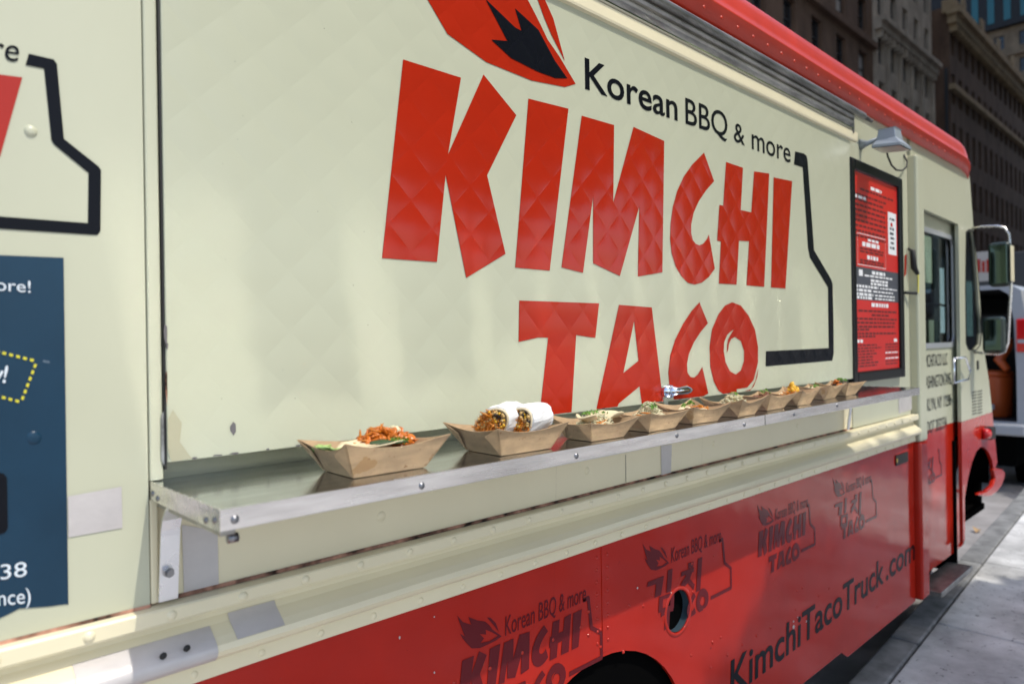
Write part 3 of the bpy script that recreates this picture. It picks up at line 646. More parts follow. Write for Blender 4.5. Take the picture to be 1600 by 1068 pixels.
# floodlight
fl = empty('lamp_origin', (0, 0, 0)) if False else None
q0 = at(1374, 210, 0); lx, lz = 3.56, Zr(.865)
C8 = at(1400, 205, -.14)
hd = MB()
cx, cy, cz = 3.50, -.13, Zr(.905)
top = [(cx-.042, cy-.035, cz+.04), (cx+.042, cy-.035, cz+.04), (cx+.042, cy+.035, cz+.04), (cx-.042, cy+.035, cz+.04)]
mid = [(cx-.050, cy-.042, cz-.008), (cx+.050, cy-.042, cz-.008), (cx+.050, cy+.042, cz-.008), (cx-.050, cy+.042, cz-.008)]
bot = [(cx-.072, cy-.070, cz-.042), (cx+.072, cy-.070, cz-.042), (cx+.072, cy+.055, cz-.030), (cx-.072, cy+.055, cz-.030)]
rm = [(x, y, z-.012) for x, y, z in bot]
hd.v = top+mid+bot+rm; hd.f = [(0, 1, 2, 3)]+[(a*4+i, a*4+(i+1) % 4, a*4+4+(i+1) % 4, a*4+4+i) for a in range(3) for i in range(4)]
lamp = hd.build('floodlight', M['lampgrey'], T); lamp['label'] = 'grey floodlight on an arm above the menu board'; bevel(lamp, .004)
ins = MB(); ins.v = [(cx-.066, cy-.064, cz-.0555), (cx+.066, cy-.064, cz-.0555), (cx+.066, cy+.049, cz-.0445), (cx-.066, cy+.049, cz-.0445)]; ins.f = [(0, 1, 2, 3)]; ins.build('lens', M['lens'], lamp)
MB().tube([(cx-.0, -.001, cz+.0), (cx-.0, -.035, cz+.0), (cx-.0, cy+.040, cz+.01)], [.028, .012, .012], 10).build('arm', M['lampgrey'], lamp, True)
w_ = [at(x, y, Y) for x, y, Y in [(*mb((345, 15))[0], -.05), (*mb((360, 80))[0], -.05), (*mb((390, 150))[0], -.045), (*mb((430, 190))[0], -.04), (*mb((480, 195))[0], -.03), (*mb((515, 165))[0], -.02), (*mb((520, 120))[0], -.015), (*mb((490, 62))[0], -.004)]]
MB().tube(w_, .0045, 6).build('cable', M['rubber'], lamp, True)

# lower red panel with wheel arch
def px_loop(*p): return plane(p)
cxA, czA, rA = 1.52, Zr(-1.32), .44
ar = [(cxA+rA*math.cos(a), czA+rA*math.sin(a)) for a in (R(180-i*180/24) for i in range(25))]
zb0, zb1 = Zr(-1.395), Zr(-1.435)
loop = [(-1.6, Zr(-.5695)), (-1.6, zb0), (cxA-rA, zb0)]+ar+[(cxA+rA, zb0), (3.19, zb0), (3.26, zb1), (4.2, zb1), (4.2, Zr(-.5695))]
hq = [b for b in crop(4.644, 960, 800)((460, 720))]; hc = at(*hq[0]); HR = .066
hole = [(1.911+HR*math.cos(2*math.pi*i/28), Zr(-.858)+HR*math.sin(2*math.pi*i/28)) for i in range(28)]
lower = flat('lower_panel', [loop, hole], 0, M['red'], T, .012); lower['label'] = 'glossy red lower side panel with dark printed logos'
seamx = 1.533
box('lap_joint', seamx-.001, seamx+.045, -.0022, -.0003, Zr(-.868), Zr(-.5697), M['red'], lower)
tbz = MB(); 
ring = []; n = 28
v = [(1.911+r*math.cos(2*math.pi*i/n), y, Zr(-.858)+r*math.sin(2*math.pi*i/n)) for r, y in ((.066, .14), (.066, -.001), (.068, -.0025), (.078, -.0018), (.079, -.0003)) for i in range(n)]
f = [(a*n+i, a*n+(i+1) % n, (a+1)*n+(i+1) % n, (a+1)*n+i) for a in range(4) for i in range(n)]
rim = mesh('filler_rim', v, f, M['red'], lower, True)
v = [(1.911+.064*math.cos(2*math.pi*i/n), y, Zr(-.858)+.064*math.sin(2*math.pi*i/n)) for y in (.002, .14) for i in range(n)]
mesh('filler_pipe', v+[(1.911, .14, Zr(-.858))], [(i, (i+1) % n, n+(i+1) % n, n+i) for i in range(n)]+[(n+i, n+(i+1) % n, 2*n) for i in range(n)], M['bluepipe'], lower, True)
MB().tube([(1.90, .13, Zr(-.88)), (1.905, .05, Zr(-.875))], .03, 12).tube([(1.87, .07, Zr(-.845)), (1.96, .07, Zr(-.835))], .009, 8).build('filler_cap', M['bluepipe'], lower, True)
rv = MB(); rs = random.Random(3)
for i in range(8):
    for dx in (-.022, .022): rv.dome((seamx+dx, -.0022 if dx > 0 else 0, Zr(-.60-i*.034)), .0055, .004, 8)
rv.build('joint_rivets', M['red'], lower, True, 'stuff')
rb = crop(4.644, 960, 800); ra = crop(5.926, 690, 900); rc = crop(2.857, 600, 740); rd = crop(2.902, 1100, 700)
rv = MB()
for p in ra((445, 850), (745, 705), (1030, 585), (1285, 470), (1470, 490), (1360, 540), (1525, 365), (1360, 325), (1470, 650), (115, 985))+rb((105, 675), (270, 602), (210, 677), (710, 937), (770, 905), (557, 1035), (820, 1035), (1030, 890), (930, 960), (1365, 548), (1325, 570), (1480, 605), (1315, 705), (1135, 835), (720, 315), (560, 370), (570, 575), (65, 1012))+rd((445, 630), (565, 635), (300, 810), (240, 850), (785, 715), (105, 935), (175, 890), (75, 855), (30, 990), (680, 170), (40, 880), (945, 320)):
    q = at(*p); rv.dome((q.x, 0, q.z), .0055, .0035, 8)
rv.build('panel_rivets', M['red'], lower, True, 'stuff')
for p, s in ((rb((168, 548))[0], 5), (rb((1300, 830))[0], 7), (rb((1330, 760))[0], 3), (rb((1395, 790))[0], 4), (rb((1300, 790))[0], 4), (rc((70, 730))[0], 6), (rc((225, 637))[0], 4), (rc((225, 885))[0], 5)): chip(p[0], p[1], s*.55, s*.9, -.0018, M['tape'], 7, lower)

# printed logos on the red panel, scaled from the big one
KB = at(*kb, HY); S1 = (at(788.7, 991).x, at(788.7, 991).z)
def sm(*p): return [((q := at(x, y)).x, q.z) for x, y in ra(*p)]
FLM = [sm((140, 358), (195, 420), (272, 445), (245, 372), (330, 405), (400, 415), (440, 450), (470, 490), (553, 550), (500, 590), (420, 630), (350, 660), (275, 662), (225, 610), (195, 575), (165, 525), (215, 555), (200, 520), (165, 430)),
       sm((350, 530), (410, 535), (405, 490), (455, 510), (520, 545), (440, 595), (358, 612), (390, 570))]
SPK = [sm((415, 375), (450, 380), (500, 430), (527, 510), (480, 450))]
rbp = lambda *p: [((q := at(x, y)).x, q.z) for x, y in rb(*p)]
HAN = [[rbp((233, 540), (240, 503), (357, 457), (335, 598), (288, 618), (300, 518))], [rbp((385, 418), (420, 405), (408, 570), (374, 582))],
       [rbp((533, 368), (572, 355), (568, 395), (533, 408))], [rbp((482, 432), (575, 395), (572, 430), (560, 435), (545, 480), (580, 520), (572, 560), (530, 510), (480, 565), (478, 520), (520, 450), (480, 465))],
       [rbp((603, 335), (635, 320), (620, 562), (590, 577))], [rbp((322, 612), (432, 572), (428, 690), (316, 727)), rbp((350, 628), (405, 610), (402, 672), (347, 692))]]
A2 = (at(*rb((410, 360))[0]).x, at(*rb((410, 360))[0]).z)
def logo(ax, az, s, hangul=False, parent=lower, Y=-.0014, skip='', tg=True):
    k = s/.228
    mp = lambda l, o, q: [(ax+(x-o[0])*q, az+(z-o[1])*q) for x, z in l]
    for g in (FLM, SPK): flat('flame_print', [mp(l, S1, k) for l in g], Y, M['ghost'], parent)
    flat('outline_print', [mp(l, (KB.x, KB.z), s) for l in PL['line']], Y, M['ghost'], parent)
    if tg: text('lettering', 'Korean BBQ & more', ax, ax+1.33*s, az-.002, az+.012*s, .20*s, Y, M['ghost'], parent, bold=.004, shear=.1)
    if hangul:
        for g in HAN: flat('letter', [mp(l, A2, k) for l in g], Y-.0004, M['ghost'], parent)
        for c in [c for c in 'T A C2 O'.split() if c not in skip.split()]: flat('letter', [mp(l, (KB.x, KB.z), s) for l in PL[c]], Y, M['ghost'], parent)
    else:
        for c in 'K I M C H I2 T A C2 O'.split(): flat('letter', [mp(l, (KB.x, KB.z), s) for l in PL[c]], Y, M['ghost'], parent)
logo(*S1, .228); logo(*A2, .228, True, skip='A')
logo(2.446+.607*.219, Zr(-.713)+.082*.219, .219)
logo(3.128+.62*.229, Zr(-.700), .229, True)
text('lettering', 'KimchiTacoTruck', 2.222, 3.72, Zr(-1.243), Zr(-1.215), .122, -.0014, M['urlblack'], lower, bold=.014, shear=.06)
text('lettering', '.com', 3.755, 4.196, Zr(-1.214), Zr(-1.206), .122, -.0014, M['urlblack'], lower, bold=.014, shear=.06)
q0, q1 = at(1399, 727), at(1417, 708); box('sign_plate', q0.x, q1.x, -.006, -.0003, q0.z, q1.z+.01, M['rubber'], lower)
q = at(1402, 719, -.0065); MB().dome(q, .012, .002, 10).build('badge', M['amber'], lower, True)

# pillar, door, cab side
xg0, xg1, xp1 = 4.151, at(1427, 640).x, at(1438.5, 640).x
box('door_post', xg0, xg1, .012, .02, Zr(-.5), Zr(1.08), M['trim'], T)
box('door_post', 4.201, xg1, .012, .02, Zr(-1.43), Zr(-.501), M['red'], T)
bevel(box('pillar', xg1, xp1, -.035, .06, Zr(-.575), Zr(.98), M['cream'], T), .014, 3)
bevel(box('pillar', xg1, xp1, -.035, .06, Zr(-1.43), Zr(-.5752), M['red'], T), .014, 3)
DY = .045
def dp(px, py): q = at(px, py, DY); return (q.x, q.z)
dx0, dx1 = xp1-.02, at(1495, 500, DY).x
def rrect(x0, x1, z0, z1, r, n=5):
    l = []
    for cx_, cz_, a0 in ((x1-r, z1-r, 0), (x0+r, z1-r, 90), (x0+r, z0+r, 180), (x1-r, z0+r, 270)): l += arc(cx_, cz_, r, a0, a0+90, n)
    return l
wx0, wx1, wz0, wz1 = at(1437, 450, DY).x, at(1490, 450, DY).x, at(1465, 543, DY).z, at(1465, 361, DY).z
wq = rrect(wx0, wx1, wz0, wz1, .07)
zred = at(1465, 667, DY).z
door = flat('door', [[(dx0, zred), (dx1, zred), (dx1, Zr(.72)), (dx0, Zr(.72))], wq], DY, M['cream'], T, .02)
flat('kick_panel', [[(dx0, Zr(-1.38)), (dx1, Zr(-1.38)), (dx1, zred-.0005), (dx0, zred-.0005)]], DY, M['red'], door, .02)
wi = rrect(wx0+.03, wx1-.03, wz0+.03, wz1-.03, .05)
flat('window_seal', [[(x, z) for x, z in wq], wi], DY-.008, M['seal'], door, .012)
flat('window', [wq], DY+.012, M['glass'], door)
MB().tube([(wx0, DY+.03, Zr(.19)), (wx1, DY+.03, Zr(.19))], .008, 6).build('window_bar', M['rubber'], door)
dl = crop(3.236, 1380, 540)
for s, y0, y1, x1, cap in (('KIMCHITACO LLC', 110, 95, 325, 42), ('WASHINGTON AVE.', 217, 195, 345, 152), ('BROOKLYN, NY 11238', 338, 305, 343, 275), ('US DOT 2032334', 452, 415, 322, 395)):
    a = at(*dl((168 if s[0] == 'B' else 198, y0))[0], DY-.002); b = at(*dl((x1, y1))[0], DY-.002)
    text('lettering', s, a.x, b.x, (a.z+b.z)/2, (a.z+b.z)/2, .072, DY-.002, M['black_d'], door)
logo(4.55, Zr(-.70), .2, True, door, DY-.002, tg=False)
hd_ = [at(*p, -.0) for p in ((1489, 560), (1498, 558), (1506, 578), (1503, 592), (1489, 598))]
MB().tube([(h.x, -.005-.03*(i in (1, 2, 3)), h.z) for i, h in enumerate(hd_)]+[(hd_[0].x, -.005, hd_[0].z)], .007, 8).build('door_handle', M['chrome'], door, True)
box('door_gap', dx1, at(1500, 500).x, DY+.03, DY+.04, Zr(-1.35), Zr(.7), M['under'], T)
box('door_header', dx0, dx1+.05, .0, .06, Zr(.722), Zr(.745), M['alu'], T)
xq = at(1499.5, 500).x
cz_ = [(xq, Zr(.70)), (xg1+.012, Zr(.72))]
nose = plane([(1512, 262), (1515, 280), (1521, 360), (1530, 480), (1537, 545), (1545, 595), (1550, 642)])
qw = plane([(1509, 364), (1514, 360), (1520, 362), (1525, 400), (1531, 470), (1533, 520), (1531, 538), (1524, 546), (1513, 545), (1509, 535), (1508, 450)])
zr2 = at(1520, 653).z
cab = flat('cab_side', [[(xq, zr2)]+cz_+[(xg1+.012, Zr(1.075)), (5.30, Zr(1.075))]+nose[:-1]+[(nose[-1][0], zr2)], qw], -.001, M['cream'], T, .02)
cf = crop(2.67, 1200, 400)
lowp = plane([(1551, 645), (1555, 690), (1558, 722), (1553, 736)])
archp = plane(cf((940, 885), (935, 850), (920, 815), (900, 796), (885, 795), (868, 815), (850, 860), (835, 920), (825, 975), (820, 1010)))
lowcab = flat('cab_lower_side', [[(xq, Zr(-1.33)), (xq, zr2-.001), (nose[-1][0], zr2-.001)]+lowp[1:]+archp+[(archp[-1][0]-.005, Zr(-1.30)), (archp[-1][0]-.1, Zr(-1.33))]], -.001, M['red'], T, .02)
flat('quarter_window', [qw], .012, M['tint'], cab)
qs = [(5.46+(x-5.46)*1.03, Zr(.2)+(z-Zr(.2))*1.02) for x, z in qw]
flat('window_seal', [qs, qw], -.004, M['rubber'], cab, .006)
for j in range(2):
    for i in range(8):
        a = at(*cf((852+j*23, 568+i*13-j*4))[0], -.002); b = at(*cf((870+j*23, 563+i*13-j*4))[0], -.002)
        MB().box(a.x, b.x, -.004, -.0012, a.z-.004, a.z+.004).build('vent_slot', M['ventgrey'], cab if i < 6 else lowcab)
q = at(1528, 570, -.004); box('fuel_latch', q.x-.02, q.x+.02, -.006, -.0012, q.z-.03, q.z+.03, M['rubber'], cab)
mk = at(*cf((915, 738))[0], -.02); MB().tube([(mk.x-.05, -.0, mk.z), (mk.x-.02, -.035, mk.z)], [.04, .034], 12).build('marker_lamp', M['tail'], lowcab, True)
box('marker_lamp', mk.x-.01, mk.x+.10, -.05, -.001, mk.z-.045, mk.z+.04, M['rubber'], lowcab, .01)
# nose, windscreen, fender flare
nz = [(p[0], p[1]) for p in nose]+lowp[1:3]
def nstrip(name, pts, mt, y0=.0, y1=2.15):
    v, f = [], []
    for x, z in pts: v += [(x-.0005, y0+.02, z), (x-.0005, y1, z)]
    for i in range(len(pts)-1): f.append((2*i, 2*i+1, 2*i+3, 2*i+2))
    return mesh(name, v, f, mt, T)
nstrip('front_header', nz[:3], M['cream']); nstrip('windscreen', nz[2:5], M['glass']); nstrip('hood', nz[4:7], M['cream']); nstrip('grille', nz[6:], M['red'])
fe = plane(cf((880, 996), (905, 1003), (930, 1000), (955, 985), (975, 958), (986, 928), (990, 902), (978, 888), (958, 884), (942, 890), (950, 925), (940, 955), (915, 978), (890, 986)), -.03)
bevel(flat('fender_flare', [fe], -.03, M['red'], lowcab, .03), .008, 2)
box('side_step', 4.45, 5.10, -.06, .08, Zr(-1.47), Zr(-1.44), M['alu'], T, .004)
# far side, floor, dark underside, cab interior
box('far_wall', -1.6, 4.3, 2.15, 2.18, .28, Zr(1.1), M['cream'], T)
box('bulkhead', 4.30, 4.33, .10, 2.14, Zr(-1.2), Zr(1.08), M['under'], T)
box('floor', -1.6, 5.9, .05, 2.14, Zr(-1.24), Zr(-1.2), M['under'], T)
box('chassis', -1.6, 5.3, .35, 1.8, .25, Zr(-1.25), M['under'], T)
flat('far_cab_side', [[(4.33, Zr(-1.2)), (5.9, Zr(-1.2)), (5.9, Zr(-.5)), (5.45, Zr(0)), (5.4, Zr(1.08)), (4.33, Zr(1.08))], [(4.5, Zr(-.05)), (5.1, Zr(-.05)), (5.1, Zr(.62)), (4.5, Zr(.62))]], 2.15, M['cream'], T, .03)
box('dark_backdrop', 4.35, 5.36, 1.0, 1.03, Zr(-1.19), Zr(1.0), M['vandark'], T)  # dark panel added to block the bright view through the cab
def inside_panel(name, p0, p1, mt, Y=.3):
    a, b = at(*p0, Y), at(*p1, Y); box(name, a.x, b.x, Y, Y+.02, min(a.z, b.z), max(a.z, b.z), mt, T)
inside_panel('cab_partition', (1441, 440), (1460, 372), M['trim']); inside_panel('cab_post', (1460.5, 540), (1467, 352), M['rubber'], .29)
inside_panel('notice', (1468, 520), (1478, 420), M['pcard']); inside_panel('seat_belt_post', (1452, 540), (1459, 500), M['trim'], .28); inside_panel('notice', (1511, 525), (1519, 440), M['pcard'], .2)
box('seat', 4.6, 5.0, .5, 1.0, Zr(-1.19), Zr(-.5), M['vandark'], T, .04); box('seat_back', 4.56, 4.66, .5, 1.0, Zr(-.499), Zr(.1), M['vandark'], T, .03)
st = MB()
st.tube([(5.3+.12*math.cos(a), 1.5+.2*math.sin(a), Zr(-.25)+.16*math.cos(a)) for a in (i*math.pi/10 for i in range(21))], .013, 6, False); st.build('steering_wheel', M['rubber'], T, True)
box('dashboard', 5.25, 5.6, .06, 2.1, Zr(-.55), Zr(-.2), M['vandark'], T, .05)
# wheels
def wheel(x, r, y0, y1):
    w = MB().tube([(x, y0, r), (x, y0+.03, r), (x, y1-.03, r), (x, y1, r)], [r*.86, r, r, r*.86], 36); o = w.build('wheel', M['tyre'], T, True)
    MB().tube([(x, y0-.01, r), (x, y0+.05, r)], [r*.5, r*.56], 24).build('hub', M['alu'], o, True)
wheel(1.52, .39, .12, .42); wheel(5.55, .38, .34, .58)
box('wheel_housing', .9, 2.15, .46, .5, .3, Zr(-.6), M['under'], T); box('wheel_housing', .9, 2.15, .02, .46, Zr(-.62), Zr(-.6), M['under'], T)
box('wheel_housing', 5.15, 5.92, .62, .66, .5, Zr(-.65), M['under'], T); box('wheel_housing', 5.15, 5.88, .03, .62, Zr(-.67), Zr(-.65), M['under'], T)
box('wheel_housing', 5.925, 5.945, .03, .66, .74, Zr(-.70), M['under'], T); box('wheel_housing', 5.10, 5.13, .03, .5, .3, Zr(-.67), M['under'], T); box('front_bumper', 5.98, 6.08, .1, 2.1, Zr(-1.25), Zr(-1.0), M['under'], T, .02)

# mirrors on their loop
MX = 5.45
def mp_(px, py): d = ray(px, py); return EYE+d*(MX/d.x)
loopm = [mp_(*p) for p in ((1519, 357), (1535, 354), (1558, 353), (1570, 356), (1577, 366), (1578, 385), (1580, 450), (1577, 500), (1575, 535), (1570, 549), (1560, 553), (1540, 552), (1521, 550))]
arm = MB().tube(loopm, .0085, 8).build('mirror_arm', M['brushed'], T, True)
def mirror(p0, p1, name='mirror'):
    a, b = mp_(*p0), mp_(*p1); y0, y1, z1, z0 = a.y, b.y, a.z, b.z
    o = MB().box(MX-.05, MX+.035, min(y0, y1), max(y0, y1), z0, z1).build(name, M['mirrorback'], T); bevel(o, .03, 4)
    f_ = MB().box(MX-.056, MX-.0505, min(y0, y1)+.018, max(y0, y1)-.018, z0+.02, z1-.02).build('mirror_glass', M['mirror'], o); bevel(f_, .015, 3)
    return o
m1 = mirror((1545, 380), (1582, 447)); m2 = mirror((1536, 495), (1573, 552))
box('trim_edge', MX-.058, MX+.03, m1.data.vertices[0].co.y-.006, m1.data.vertices[0].co.y-.0005, m1.data.vertices[0].co.z+.03, m1.data.vertices[1].co.z-.03, M['trim'], m1, .003)
# small bits by the pillar
q = at(1419, 395, -.004); MB().tube([at(1419, 388, -.004), at(1426, 392, -.03), at(1428, 418, -.03), at(1434, 428, -.04)], [.006, .014, .016, .01], 8).build('grab_strap', M['rubber'], T, True)
MB().tube([at(1414, 457, -.01), at(1432, 458, -.04)], .008, 6).build('strap', M['rubber'], T, True)
on_wall('red_sticker', [(1413.5, 399), (1417, 397), (1416, 428), (1413, 432)], M['red_d'], T, -.0045)
on_wall('gaffer_line', [(1434.5, 428), (1436, 428), (1436, 457), (1434.5, 457)], M['yellow_d'], T, -.036)

# ------------------------------------------------------------------ vehicles beyond
V = empty('work_van', (11.6, 1.4, 0)); tag(V, 'white work van parked ahead of the food truck with its rear open', 'van')
VX, VY0, VY1, VZ = 9.5, .40, 2.40, Zr(.56)
v, f = [], []
sec = [(.0, .66), (.0, 1.3), (.02, 1.95), (.07, VZ-.07), (.17, VZ), (1.83, VZ), (1.93, VZ-.07), (1.98, 1.95), (2.0, 1.3), (2.0, .66)]
for x in (VX, VX+3.2, VX+4.0, VX+5.0):
    for y, z in sec: v.append((x, VY0+y, min(z, {0: 9, 1: 9}.get(0, 9)) if x < VX+3.3 else (z if x < VX+4.1 and z < 1.4 else min(z, 1.5 if x < VX+4.1 else 1.1)))) 
n = len(sec)
for i in range(3):
    for j in range(n-1): f.append((i*n+j, i*n+j+1, (i+1)*n+j+1, (i+1)*n+j))
f.append(tuple(range(3*n, 4*n)))
mesh('body', v, f, M['vanwhite'], V, False)
inset = [(.12+y*.88, .82+(z-.66)*(VZ-.05-.82)/(VZ-.66)) for y, z in sec]
v = [(VX, VY0+y, z) for y, z in sec]+[(VX, VY0+y, z) for y, z in inset]+[(VX+2.6, VY0+y, z) for y, z in inset]
f = [(j, j+1, n+j+1, n+j) for j in range(n-1)]+[(n-1, 0, n, 2*n-1)]
mesh('rear_frame', v[:2*n], f, M['vanwhite'], V)
mesh('cargo_bay', v[n:], [(j, (j+1) % n, n+(j+1) % n, n+j) for j in range(n)]+[tuple(range(n, 2*n))], M['vandark'], V)
box('tail_light', VX-.03, VX+.06, VY0+.0, VY0+.115, Zr(-.20), Zr(.17), M['tail'], V, .015); box('tail_light', VX-.03, VX+.06, VY1-.115, VY1, Zr(-.20), Zr(.17), M['tail'], V, .015)
box('reverse_lamp', VX-.035, VX-.0305, VY0+.02, VY0+.10, Zr(-.1), Zr(-.06), M['vanwhite'], V)
box('bumper', VX-.16, VX+.0-.002, VY0+.02, VY1-.02, .68, .80, M['vanwhite'], V, .02); box('underbody', VX+.1, VX+4.8, VY0+.15, VY1-.15, .3, .655, M['under'], V)
box('shelf_unit', VX+.9, VX+1.3, VY0+.2, VY0+.9, Zr(-.2), Zr(.25), M['vandark'], V)
box('parts_box', VX+.85, VX+.895, VY0+.35, VY0+.55, Zr(-.02), Zr(.14), M['slate'], V)
for (x, y) in ((VX+.9, VY0+.02), (VX+.9, VY1-.26), (VX+4.2, VY0+.02), (VX+4.2, VY1-.26)):
    o = MB().tube([(x, y, .34), (x, y+.24, .34)], .34, 24).build('wheel', M['tyre'], V, True)
ck = empty('water_cooler', (9.85, .98, .83)); tag(ck, 'orange round water cooler in the back of the van', 'cooler')
CKY = VY0+.42
MB().tube([(10.0, CKY, .822), (10.0, CKY, .85), (10.0, CKY, 1.28), (10.0, CKY, 1.31)], [.15, .165, .18, .175], 20).build('body', M['orange'], ck, True)
MB().tube([(10.0, CKY, 1.311), (10.0, CKY, 1.36), (10.0, CKY, 1.375)], [.185, .18, .12], 20).build('lid', M['orange'], ck, True)
box('tap', 9.80, 9.835, CKY-.02, CKY+.02, .92, .98, M['vanwhite'], ck)
tp = MB(); tr_ = [(9.75, CKY-.15, 1.38), (9.8, CKY+.0, 1.60), (9.9, CKY+.16, 1.52), (9.95, CKY+.3, 1.36)]
o = MB().tube([(9.75, CKY-.17, 1.39), (9.8, CKY-.08, 1.50), (9.85, CKY-.16, 1.66), (9.92, CKY-.18, 1.74)], [.04, .06, .05, .02], 9).build('safety_vest', M['orange'], None, True); tag(o, 'crumpled orange safety vest lying on the water cooler', 'vest')
B2 = empty('box_truck', (18, 2.6, 0)); tag(B2, 'dark box truck with a pale sign on its back, seen beyond the work van', 'truck')
box('cargo_box', 16.0, 20.5, 1.3, 3.5, .9, 3.35, M['greyvan'], B2, .03); box('chassis', 16.2, 22.5, 1.5, 3.3, .45, .899, M['under'], B2); box('cab', 20.6, 22.5, 1.4, 3.4, .9, 2.5, M['vanwhite'], B2, .15)
def bk(px, py, X=15.99): d = ray(px, py); return EYE+d*(X/d.x)
a_, b_ = bk(1558, 438), bk(1524, 394); box('sign_panel', 15.985, 15.998, a_.y, b_.y, a_.z, b_.z, M['blind'], B2)
for i in range(4): a_, b_ = bk(1553-i*7, 425, 15.98), bk(1548-i*7, 408-(i % 2)*3, 15.98); box('sign_mark', 15.978, 15.984, a_.y, b_.y, a_.z, b_.z, M['red_d'], B2)
for (x, y) in ((16.9, 1.4), (16.9, 3.1), (21.6, 1.4), (21.6, 3.1)): MB().tube([(x, y, .42), (x, y+.28, .42)], .42, 24).build('wheel', M['tyre'], B2, True)
lf = mesh('fallen_leaf', [(q.x+a, q.y+b, q.z+c) for q in [onz(1527, 830, .006)] for a, b, c in ((-.05, 0, 0), (0, -.04, .03), (.06, 0, .01), (.0, .04, .045))], [(0, 1, 2), (0, 2, 3)], M['kraft']); tag(lf, 'pale dry leaf on the sunlit road by the front wheel', 'leaf')

# ------------------------------------------------------------------ paper trays on the shelf
def tray_mesh(bx, by, tx, ty, hc, hm, seed):
    """folded paperboard boat: bx, by base; tx, ty rim between tips; hc tip height, hm height at mid side"""
    rs = random.Random(seed); v, f = [], []; NU_, NV = 12, 5
    B = [(-bx/2, -by/2), (bx/2, -by/2), (bx/2, by/2), (-bx/2, by/2)]
    Tp = [(sx*(tx/2+rs.uniform(-.007, .006)), sy*(ty/2+rs.uniform(-.007, .006)), hc+rs.uniform(-.007, .005)) for sx, sy in ((-1, -1), (1, -1), (1, 1), (-1, 1))]
    bow = rs.uniform(.002, .006)
    for s in range(4):
        hm_ = hm+rs.uniform(-.004, .003); dent = rs.uniform(-.004, .006); dt = rs.uniform(.3, .7)
        a, b = B[s], B[(s+1) % 4]; ta, tb_ = Tp[s], Tp[(s+1) % 4]; i0 = len(v)
        out = Vector(((a[1]-b[1])*-1, (a[0]-b[0]), 0)).normalized()
        for i in range(NU_+1):
            t = i/NU_; p = Vector((a[0]+(b[0]-a[0])*t, a[1]+(b[1]-a[1])*t, 0))
            sag = (abs(2*t-1)**1.7); q = Vector((ta[0]+(tb_[0]-ta[0])*t, ta[1]+(tb_[1]-ta[1])*t, 0))
            q -= out*(.010*(1-sag)+dent*math.exp(-((t-dt)/.18)**2)); q.z = hm_+((ta[2]+(tb_[2]-ta[2])*t)-hm_)*sag
            for j in range(NV+1):
                w = j/NV; r = p+(q-p)*w - out*(bow*math.sin(w*math.pi)*(1-sag*.5)); v.append(tuple(r))
        for i in range(NU_):
            for j in range(NV): f.append((i0+i*(NV+1)+j, i0+(i+1)*(NV+1)+j, i0+(i+1)*(NV+1)+j+1, i0+i*(NV+1)+j+1))
    i0 = len(v); v += [(x, y, 0) for x, y in B]; f.append((i0, i0+1, i0+2, i0+3))
    # folded corner flaps on the short ends
    for sx in (-1, 1):
        for sy in (-1, 1):
            k = {(-1, -1): 0, (1, -1): 1, (1, 1): 2, (-1, 1): 3}[(sx, sy)]
            b = Vector((*B[k], .001)); t = Vector(Tp[k]); e = Vector((sx*(bx/2+(tx-bx)/2*.82+.0012), sy*(ty*.5-.042), hm*.86+.002)); o = Vector((sx*.0018, 0, 0)); i0 = len(v)
            v += [tuple(b+o), tuple(t+o*1.2), tuple(e+o)]; f.append((i0, i0+1, i0+2))
    me = bpy.data.meshes.new('paper_tray'); me.from_pydata(v, [], f); me.materials.append(M['kraft']); me.update()
    bm = bmesh.new(); bm.from_mesh(me); bmesh.ops.remove_doubles(bm, verts=bm.verts, dist=.0004); bmesh.ops.recalc_face_normals(bm, faces=bm.faces); bm.to_mesh(me); bm.free()
    return me
def tray(cx, cy, rz, dims, seed, label):
    o = bpy.data.objects.new('paper_tray', tray_mesh(*dims, seed)); COL.objects.link(o)
    o.location = (cx, cy, SZ+.0012); o.rotation_euler = (0, 0, R(rz))
    s = o.modifiers.new('s', 'SOLIDIFY'); s.thickness = .0011; s.offset = 0
    tag(o, label, 'food tray', 'kraft paper food trays along the shelf'); return o
def fm(name, col, rough=.45, var=.35, scale=90, sss=.0):
    m = mat(name, col, rough); L(m, noisy(m, col, var, scale), bsdf(m).inputs['Base Color'])
    if sss: bsdf(m).inputs['Subsurface Weight'].default_value = sss; bsdf(m).inputs['Subsurface Scale'].default_value = .004
    return m
F = dict(kimchi=fm('kimchi_orange', (.56, .15, .012), .3), carrot=fm('carrot_orange', (.62, .21, .014), .35), meat=fm('braised_meat', (.16, .05, .02)), green=fm('green_herb', (.13, .27, .03)), dkgreen=fm('dark_green_cucumber', (.02, .06, .015)),
         cheese=fm('pale_shredded_cheese', (.72, .62, .34)), slaw=fm('pale_slaw', (.66, .62, .40)), tort=fm('flour_tortilla', (.72, .60, .38), .6, .2, 40), rice=fm('fried_rice', (.62, .40, .14)), black=fm('black_beans', (.03, .018, .014)),
         lime=fm('lettuce', (.36, .52, .16), .4), yellow=fm('yellow_mango', (.75, .42, .02)), purple=fm('red_onion', (.35, .07, .12)), white=fm('white_rice_paper', (.74, .74, .72), .7, .06, 20))
